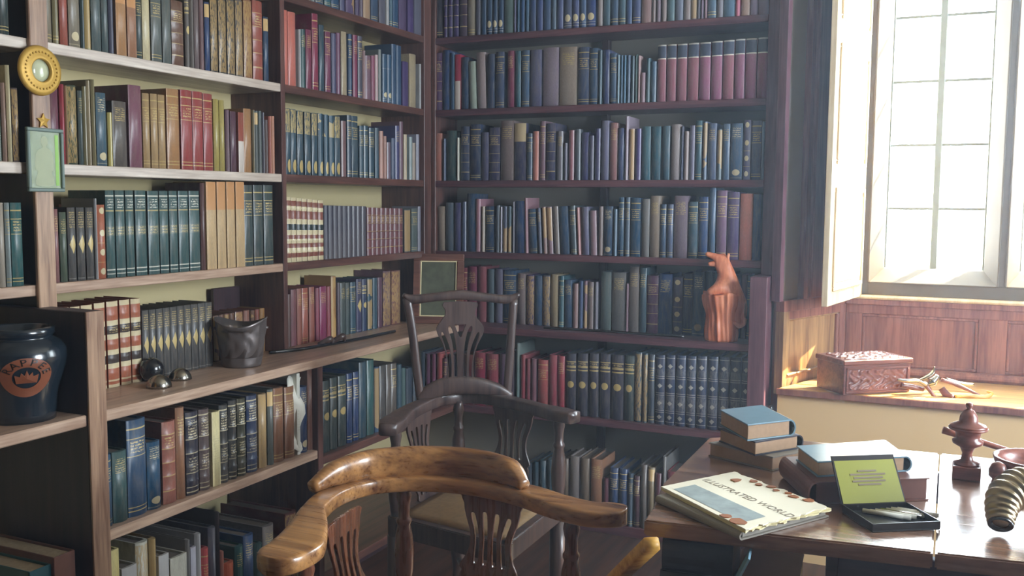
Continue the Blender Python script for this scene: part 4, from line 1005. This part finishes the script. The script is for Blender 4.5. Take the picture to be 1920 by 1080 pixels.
tl(tube('shank', [V(1683, 712, sw), V(1700, 714, sw), V(1722, 714, sw), V(1738, 722, sw)], [.004, .007, .007, .008], M_SILVER))
tl(sweep('blade', [V(1722, 713, sw), V(1738, 706, sw), V(1748, 698, sw), V(1752, 687, sw)], [.006, .012, .012, .002], [.003, .006, .005, .001], M_SILVER, None, 6, 2.0, 12))
tl(tube('scoop', [V(1738, 722, sw + .01), V(1748, 716, sw + .01), V(1758, 705, sw + .012)], [.006, .016, .010], M_SILVER))
tl(tube('handle', [V(1732, 718, sw), V(1742, 730, sw), V(1754, 747, sw - .01)], [.006, .008, .005], M_CARVE))
tl(tube('grip', [V(1690, 722, sw + .03), V(1712, 726, sw + .03), V(1732, 730, sw + .03)], [.010, .011, .008], M_CARVE))
T2 = empty('folding_tool', hit(1812, 746, 2, .6355)); tag(T2, 'old wood and brass hinged tool lying open beside the silver implement', 'tool')
s2w = depth_of(hit(1812, 746, 2, .6355))
def t2(o): return rel(o, T2)
t2(tube('arm', [V(1765, 712, s2w + .02), V(1795, 722, s2w + .02), V(1838, 742, s2w)], [.007, .008, .004], M_CARVE))
t2(tube('arm', [V(1774, 710, s2w + .05), V(1800, 718, s2w + .05), V(1826, 721, s2w + .05)], [.004, .006, .005], M_SILVER))
t2(tube('handle', [V(1790, 744, s2w), V(1815, 742, s2w), V(1845, 745, s2w), V(1860, 738, s2w), V(1850, 734, s2w + .01)], [.006, .008, .009, .005, .004], M_HONEY))
t2(tube('head', [V(1765, 728, s2w + .03), V(1775, 740, s2w + .02), V(1788, 746, s2w)], [.012, .013, .008], M_CARVE))
# iron bracket on the end post
ib = hit(1464, 750, 0, 1.452)
IB = lathe('iron_hook', [(0, 0), (.012, .002), (.017, .010), (.015, .026), (.008, .03), (.011, .04), (.006, .052), (0, .054)], M_BLACK, None, (1.4585, -.082, ib.z - .02), 16)
tag(IB, 'small black iron hook at the corner of the seat beside the post', 'hook')

# ---- carved animal on a stump
dw = depth_of(Vector((1.30, -.018, .79)))
base = on_line((0, -.034, .7855), (1, 0, 0), px=1353); dw = depth_of(base)
DG = empty('carved_beast', (base.x, base.y, .7855)); tag(DG, 'orange carved wooden beast howling over a tree stump on the counter', 'carving')
def skin(name, nodes, edges, mat, parent, sub=2):
    me = bpy.data.meshes.new(name); me.from_pydata([n[0] for n in nodes], edges, []); o = bpy.data.objects.new(name, me); S.collection.objects.link(o)
    m = o.modifiers.new('s', 'SKIN'); m.use_smooth_shade = True
    for i, n in enumerate(nodes):
        sv = me.skin_vertices[0].data[i]; sv.radius = (n[1], n[2] if len(n) > 2 else n[1]); sv.use_root = (i == 0)
    s_ = o.modifiers.new('u', 'SUBSURF'); s_.levels = sub; s_.render_levels = sub
    nm = bpy.data.meshes.new_from_object(o.evaluated_get(bpy.context.evaluated_depsgraph_get()))
    bpy.data.objects.remove(o); nm.name = name; nm.materials.clear(); nm.materials.append(mat); nm.shade_smooth()
    r = bpy.data.objects.new(name, nm); S.collection.objects.link(r)
    return rel(r, parent) if parent else r
d = dw
nd = [(V(1374, 580, d), .040), (V(1374, 552, d), .042), (V(1366, 528, d), .036), (V(1359, 507, d), .029), (V(1353, 490, d), .025),
      (V(1341, 481, d), .015), (V(1331, 478, d), .011), (V(1322, 475, d), .009),      # upper jaw
      (V(1341, 495, d), .012), (V(1327, 495, d), .008),                             # lower jaw
      (V(1350, 538, d - .028), .026), (V(1338, 545, d - .033), .018), (V(1325, 550, d - .03), .013),   # fore paw on the stump
      (V(1382, 602, d - .01), .028), (V(1374, 622, d - .012), .018),                 # hind leg
      (V(1392, 592, d - .02), .012), (V(1396, 606, d - .03), .010), (V(1386, 613, d - .04), .009), (V(1376, 603, d - .048), .008),
      (V(1364, 484, d - .014), .008), (V(1367, 475, d - .016), .004), (V(1359, 476, d + .016), .006)]
ed = [(0, 1), (1, 2), (2, 3), (3, 4), (4, 5), (5, 6), (6, 7), (4, 8), (8, 9), (2, 10), (10, 11), (11, 12), (0, 13), (13, 14), (0, 15), (15, 16), (16, 17), (17, 18), (4, 19), (19, 20), (4, 21)]
skin('body', nd, ed, M_ORANGE, DG, 2)
# stump with bark ridges
vs, fs = [], []; n, m = 110, 20
cx_ = V(1352, 600, dw) - Vector((base.x, base.y, .7855))
for j in range(m + 1):
    t = j / m; z = t * .178
    for i in range(n):
        a = 2 * PI * i / n
        r = (.056 + .012 * t ** 2 + .004 * math.sin(t * 9)) * (1 + .055 * math.sin(a * 11 + t * 1.5) + .045 * math.sin(a * 19 + t * 4) + .02 * math.sin(a * 5 + t * 12))
        vs.append((cx_.x + r * math.cos(a), cx_.y + r * math.sin(a) * .72 , z + (.006 * math.sin(a * 5) if j == m else 0)))
for j in range(m):
    for i in range(n): fs.append((j * n + i, j * n + (i + 1) % n, (j + 1) * n + (i + 1) % n, (j + 1) * n + i))
fs.append(tuple(range(n))[::-1]); fs.append(tuple(m * n + i for i in range(n)))
mesh('stump', vs, fs, M_ORANGE, DG, smooth=True)

# ---- framed picture leaning in the corner
fa = hit(773, 606, 2, .786); fb = hit(868, 608, 2, .786)
mid = hit(820, 607, 2, .786)
fdir = Vector((.93, .37, 0)).normalized(); fw = .215; fh = .295
FR = empty('framed_picture', (mid.x, mid.y + .0, .7865), math.atan2(fdir.y, fdir.x)); tag(FR, 'small dark wood framed picture leaning in the bookcase corner behind the far chair', 'picture')
FR.rotation_euler = (math.radians(-9), 0, math.atan2(fdir.y, fdir.x))
b_ = .030
for q in ((-fw / 2, fw / 2, 0, b_), (-fw / 2, fw / 2, fh - b_, fh), (-fw / 2, -fw / 2 + b_, b_, fh - b_), (fw / 2 - b_, fw / 2, b_, fh - b_)): box('frame_bar', q[0], q[1], 0, .018, q[2], q[3], M_FRAMEW, FR, .003)
for q in ((-fw / 2 + b_, fw / 2 - b_, b_, b_ + .005), (-fw / 2 + b_, fw / 2 - b_, fh - b_ - .005, fh - b_), (-fw / 2 + b_, -fw / 2 + b_ + .005, b_ + .005, fh - b_ - .005), (fw / 2 - b_ - .005, fw / 2 - b_, b_ + .005, fh - b_ - .005)): box('gilt_slip', q[0], q[1], .004, .010, q[2], q[3], M_CREAM, FR, .001)
M_PIC = plain('dim print', '757b66', .10, var=.8, nscale=22, bump=0, coat=.6)
box('print', -fw / 2 + b_ + .005, fw / 2 - b_ - .005, .010, .014, b_ + .005, fh - b_ - .005, M_PIC, FR, 0)

# ---- round gilt mirror, small portrait and star on the pale strip
MM = empty('round_mirror', (.0125, -1.937, 1.606)); tag(MM, 'round gilt ringed convex mirror hung on the pale bookcase strip', 'mirror')
ry = (0, PI / 2, 0)
def onx(o):
    o.data.transform(Matrix.Rotation(PI / 2, 4, 'Y')); return o
onx(lathe('ring', [(.027, 0), (.058, 0), (.060, .004), (.058, .009), (.050, .011), (.036, .011), (.030, .014), (.027, .012), (.027, 0)], M_GOLD, MM, seg=48))
onx(lathe('glass', [(0, .008), (.015, .0072), (.027, .004), (.027, .002), (0, .002)], M_MIRROR, MM, seg=32))
bd = bpy.data.meshes.new('bead'); bm = bmesh.new(); bmesh.ops.create_icosphere(bm, subdivisions=1, radius=.0028); bm.to_mesh(bd); bm.free(); bd.materials.append(M_GOLD); bd.shade_smooth()
for i in range(30):
    a = 2 * PI * i / 30; o = bpy.data.objects.new('bead', bd); o.location = (.0115, .044 * math.cos(a), .044 * math.sin(a)); link(o, MM)
SP = empty('small_portrait', (.0125, -1.930, 1.392)); tag(SP, 'little grey-green framed portrait hung below the round mirror', 'picture')
for q in ((-.052, .052, -.077, -.068), (-.052, .052, .068, .077), (-.052, -.043, -.068, .068), (.043, .052, -.068, .068)): box('frame_bar', 0, .010, q[0], q[1], q[2], q[3], M_FRAMEG, SP, .002)
M_PORT = plain('pale green photograph', '76845a', .25, var=.35, nscale=14, bump=0); M_FIG = plain('figure print', '9ea682', .4, var=.2, nscale=30, bump=0); M_BRG = plain('bright green print', '86b848', .4, var=.1, bump=0)
box('photograph', 0.002, .005, -.043, .043, -.068, .068, M_PORT, SP, 0)
fig = smoothloop([(-.024, -.062), (-.026, -.045), (-.020, -.028), (-.027, -.022), (-.027, .004), (-.020, .022), (-.007, .029), (-.005, .034), (-.010, .042), (-.008, .053), (0, .058), (.008, .053), (.010, .042), (.005, .034), (.007, .029), (.020, .022), (.024, .004), (.024, -.022), (.018, -.028), (.024, -.045), (.022, -.062)], 3)
mesh('figure', [(.0055, -.002 + x, z) for x, z in fig], [tuple(range(len(fig)))], M_FIG, SP)
mesh('green_strip', [(.0055, .028, -.062), (.0055, .038, -.062), (.0055, .038, .062), (.0055, .028, .062)], [(0, 1, 2, 3)], M_BRG, SP)
pts = [((.019 if i % 2 == 0 else .009) * math.cos(PI / 2 + i * PI / 5), (.019 if i % 2 == 0 else .009) * math.sin(PI / 2 + i * PI / 5)) for i in range(10)]
ST = mesh('brass_star', [(0, x, z) for x, z in pts] + [(.004, x, z) for x, z in pts] + [(.007, 0, 0)], [tuple(range(10))] + [(i, (i + 1) % 10, 10 + (i + 1) % 10, 10 + i) for i in range(10)] + [(10 + i, 10 + (i + 1) % 10, 20) for i in range(10)], M_GOLD, None, (.0125, -1.930, 1.486))
tag(ST, 'tiny brass star fixed above the little framed portrait', 'star')

# ---- tobacco jar
jx, jy = .075, -2.068
JR = empty('stoneware_jar', (jx, jy, .7855)); JR.scale = (1.12, 1.12, .92); tag(JR, 'big dark glazed stoneware jar with orange badge on the left counter', 'jar')
M_JAR = plain('dark salt glaze', '1d2832', .18, 0, .7, var=.4, nscale=25, bump=.4); M_BADGE = plain('terracotta badge', '8a4e34', .5, var=.3, nscale=40); M_JINK = plain('black glaze lettering', '141414', .4, var=0)
prof = [(0, 0), (.066, 0), (.067, .02), (.068, .05), (.074, .085), (.085, .125), (.091, .155), (.089, .180), (.078, .200), (.066, .207), (.064, .212), (.068, .216), (.069, .232), (.064, .236), (.058, .233), (.055, .2), (0, .19)]
lathe('body', prof, M_JAR, JR, seg=48)
def jr(z):
    for (r0, z0), (r1, z1) in zip(prof[1:12], prof[2:13]):
        if z0 <= z <= z1: return lerp(r0, r1, (z - z0) / max(1e-6, z1 - z0))
    return .07
ja = math.atan2(CAM.y - jy, CAM.x - jx) + .14
def onjar(x, z, off): r = jr(z) + off; a = ja + x / .085; return (r * math.cos(a), r * math.sin(a), z)
zc = .120
def disc(name, r0, r1, mat, off, cz=zc, n=40, k=5):
    vs, fs = [], []
    for j in range(k + 1):
        r = lerp(r0, r1, j / k)
        for i in range(n): a = 2 * PI * i / n; vs.append(onjar(r * math.cos(a), cz + r * math.sin(a), off))
    for j in range(k):
        for i in range(n): fs.append((j * n + i, j * n + (i + 1) % n, (j + 1) * n + (i + 1) % n, (j + 1) * n + i))
    return mesh(name, vs, fs, mat, JR, smooth=True)
disc('badge_ring', .027, .050, M_BADGE, .0012)
def jartext(body, rad, a0, a1, size):
    bmx = bmesh.new()
    for i, ch in enumerate(body):
        o = text('t', ch, size, None, None, ext=0); me = o.data; a = lerp(a0, a1, i / (len(body) - 1))
        base_ = len(bmx.verts); vv_ = []
        for v in me.vertices:
            x, y = v.co.x, v.co.y
            th = a - PI / 2; X = x * math.cos(th) - y * math.sin(th) + rad * math.cos(a); Z = x * math.sin(th) + y * math.cos(th) + rad * math.sin(a)
            vv_.append(bmx.verts.new(onjar(X, zc + Z, .0022)))
        for p in me.polygons:
            try: bmx.faces.new([vv_[q] for q in p.vertices])
            except ValueError: pass
        bpy.data.objects.remove(o)
    me = bpy.data.meshes.new('lettering'); bmx.to_mesh(me); bmx.free(); me.materials.append(M_JINK)
    link(bpy.data.objects.new('lettering', me), JR)
jartext('RAPPEE', .031, math.radians(150), math.radians(20), .024)
crown = [(-.020, -.014), (-.022, .008), (-.013, .000), (-.010, .014), (-.004, .006), (0, .020), (.004, .006), (.010, .014), (.013, .0), (.022, .008), (.020, -.014)]
mesh('crown', [onjar(x, zc + z, .0022) for x, z in crown] + [onjar(0, zc - .002, .0035)], [(i, (i + 1) % 11, 11) for i in range(11)], M_BADGE, JR)
# pewter lid-like tin behind the jar
tn = lathe('brushed_canister', [(0, 0), (.045, 0), (.046, .004), (.046, .22), (.040, .232), (0, .234)], M_PEWTER, None, (-.13, -2.14, .7855), 28); tag(tn, 'brushed grey metal canister half hidden behind the stoneware jar', 'canister')

# ---- embossed pewter pot, dark ball and shells on the counter
pc = hit(452, 676, 2, .786); PT = empty('embossed_pot', (.040, -1.262, .7855)); tag(PT, 'dark embossed metal pot with uneven rim on the counter', 'pot')
vs, fs = [], []; pp = [(0, 0), (.058, 0), (.061, .006), (.068, .05), (.074, .105), (.078, .132), (.080, .139), (.077, .140), (.072, .10), (.064, .03), (0, .02)]
n = 120
pp = [(0, 0), (.058, 0)] + [(lerp(.060, .078, k / 16), .004 + .128 * k / 16) for k in range(17)] + [(.081, .139), (.078, .140), (.072, .10), (.064, .03), (0, .02)]
for i in range(n):
    a = 2 * PI * i / n
    for r, z in pp:
        rr = r * (1 + (.035 * (1 - 2 * abs(math.sin(a * 5 + .6 * math.sin(z * 70)))) * math.sin((z - .01) * 78) if   .01 < z < .13 and r > .055 else 0))
        vs.append((rr * math.cos(a), rr * math.sin(a), z + (.012 * math.cos(2 * a - 1.0) if z > .12 else 0)))
k = len(pp)
for i in range(n):
    j = (i + 1) % n
    for q in range(k - 1): fs.append((i * k + q, j * k + q, j * k + q + 1, i * k + q + 1))
mesh('body', vs, fs, M_PEWTER, PT, smooth=True)
for sx_ in (-1, 1): lathe('lug', [(0, 0), (.007, .002), (.008, .008), (0, .012)], M_PEWTER, PT, (.075 * math.cos(.6 + (sx_ > 0) * PI), .075 * math.sin(.6 + (sx_ > 0) * PI), .112), 12)
bpz = hit(283, 714, 2, .786)
BL = lathe('black_ball', [(.0340 * math.sin(PI * i / 16), .034 - .034 * math.cos(PI * i / 16)) for i in range(17)], M_BLACK, None, (bpz.x + .005, bpz.y - .002, .7855), 28); tag(BL, 'shiny black ball on the counter before the leather books', 'ball')
for i, (px, py, r) in enumerate(((293, 719, .032), (338, 711, .030))):
    p = hit(px, py, 2, .786)
    vs, fs = [], []; n, m = 40, 8
    for j in range(m + 1):
        t = j / m * PI / 2
        for q in range(n):
            a = 2 * PI * q / n; rr = r * math.cos(t) * (1 + .06 * (1 if q % 2 else -1))
            vs.append((rr * math.cos(a), rr * math.sin(a), r * 1.1 * math.sin(t)))
    for j in range(m):
        for q in range(n): fs.append((j * n + q, j * n + (q + 1) % n, (j + 1) * n + (q + 1) % n, (j + 1) * n + q))
    fs.append(tuple(range(n))[::-1])
    o = mesh('silver_shell', vs, fs, M_SILVER, None, (p.x + (.045 if i == 0 else 0), p.y - (.035 if i == 0 else .0), .7855), smooth=True)
    tag(o, ('ribbed silver shell lying against the black ball', 'second ribbed silver shell, on its own nearer the medallion books')[i], 'ornament', 'silver shells on the counter')

# ---- canes lying along the counters
def cane(pts, r, label):
    P = [hit(x, y, 2, .785 + r) for x, y in pts]
    o = tube('walking_stick', P, [r] * len(P), M_BLACK, None, 4, 10); tag(o, label, 'stick', 'sticks lying on the counters'); return o
cane([(505, 661), (560, 655), (620, 645), (680, 634), (740, 621)], .006, 'thin black stick lying along the left corner counter')
cane([(1020, 614.5), (1080, 618), (1150, 622), (1220, 627), (1283, 631)], .005, 'thin black stick lying along the back counter')
# knobbly root beside the corner stick
rp = hit(628, 640, 2, .80)
rt_ = tube('twisted_root', [rp + Vector(v) for v in ((-.03, -.06, -.005), (.0, -.03, .012), (-.01, 0, .0), (.012, .03, .015), (0, .06, -.004))], [.006, .011, .008, .012, .005], M_OAKD, None, 6, 10); tag(rt_, 'small twisted dark root ornament on the corner counter', 'ornament')
# orange strip of leather binding beside the divider
ob = hit(196, 735, 2, .786)
og = box('orange_pamphlet', .10, .160, -1.9195, -1.908, .7855, 1.005, M_HONEY, None, .001); tag(og, 'thin orange pamphlet standing against the divider front', 'pamphlet')
# dark slip panel behind the small leather books
dp = box('dark_panel', -.19, -.175, -1.14, -1.012, .7855, 1.005, M_SIDE, None, .002); tag(dp, 'dark framed panel standing behind the small torn books', 'panel')
# papers stuffed among the lower books
wp = hit(562, 693, 0, .16)
vs, fs = [], []
for j in range(9):
    for i in range(6):
        u, v = i / 5, j / 8
        vs.append((.155 + .012 * math.sin(v * 9 + u * 3) - .02 * (1 - u), wp.y - .045 + .06 * u + .006 * math.sin(v * 14), .50 + .235 * v + .008 * math.sin(u * 6)))
for j in range(8):
    for i in range(5): a = j * 6 + i; fs.append((a, a + 1, a + 7, a + 6))
pp_ = mesh('crumpled_paper', vs, fs, M_WHITE, None, smooth=True); m_ = pp_.modifiers.new('t', 'SOLIDIFY'); m_.thickness = .0008
tag(pp_, 'crumpled cream paper sticking out between the lower shelf books', 'paper')
# large folios lying upright at the lower left edge
def folio(y0, y1, x1, z1, cov, pg, label):
    E_ = empty('folio', ((x1 - .12), (y0 + y1) / 2, .0605)); tag(E_, label, 'book', 'folios in the lowest near bay')
    h = z1 - .0605; t = (y1 - y0) / 2
    box('cover', -.15, .12, -t, -t + .004, 0, h, cov, E_, .001); box('cover', -.15, .12, t - .004, t, 0, h, cov, E_, .001)
    box('spine', .12, .124, -t, t, 0, h, cov, E_, .0015); box('page_block', -.148, .118, -t + .004, t - .004, .003, h - .006, M_PAGES, E_, .001)
M_TEALB = plain('teal cloth', '1c5560', .4, var=.3, nscale=30)
fy = on_line((.15, 0, .40), (0, 1, 0), px=100).y; fy1 = on_line((.15, 0, .40), (0, 1, 0), px=140).y
ft = on_line((.15, fy1, .06), (0, 0, 1), py=1030).z
folio(fy, fy1, .15, ft, M_BROWNB, M_PAGES, 'large brown folio standing at the lower left edge of the shelves')
fa_ = on_line((.14, 0, .38), (0, 1, 0), px=55).y; fb_ = on_line((.14, 0, .38), (0, 1, 0), px=97).y
folio(fa_, fb_ - .001, .14, on_line((.14, fb_, .06), (0, 0, 1), py=1056).z, M_TEALB, M_CREAM, 'teal folio with torn cream spine beside the brown folio')
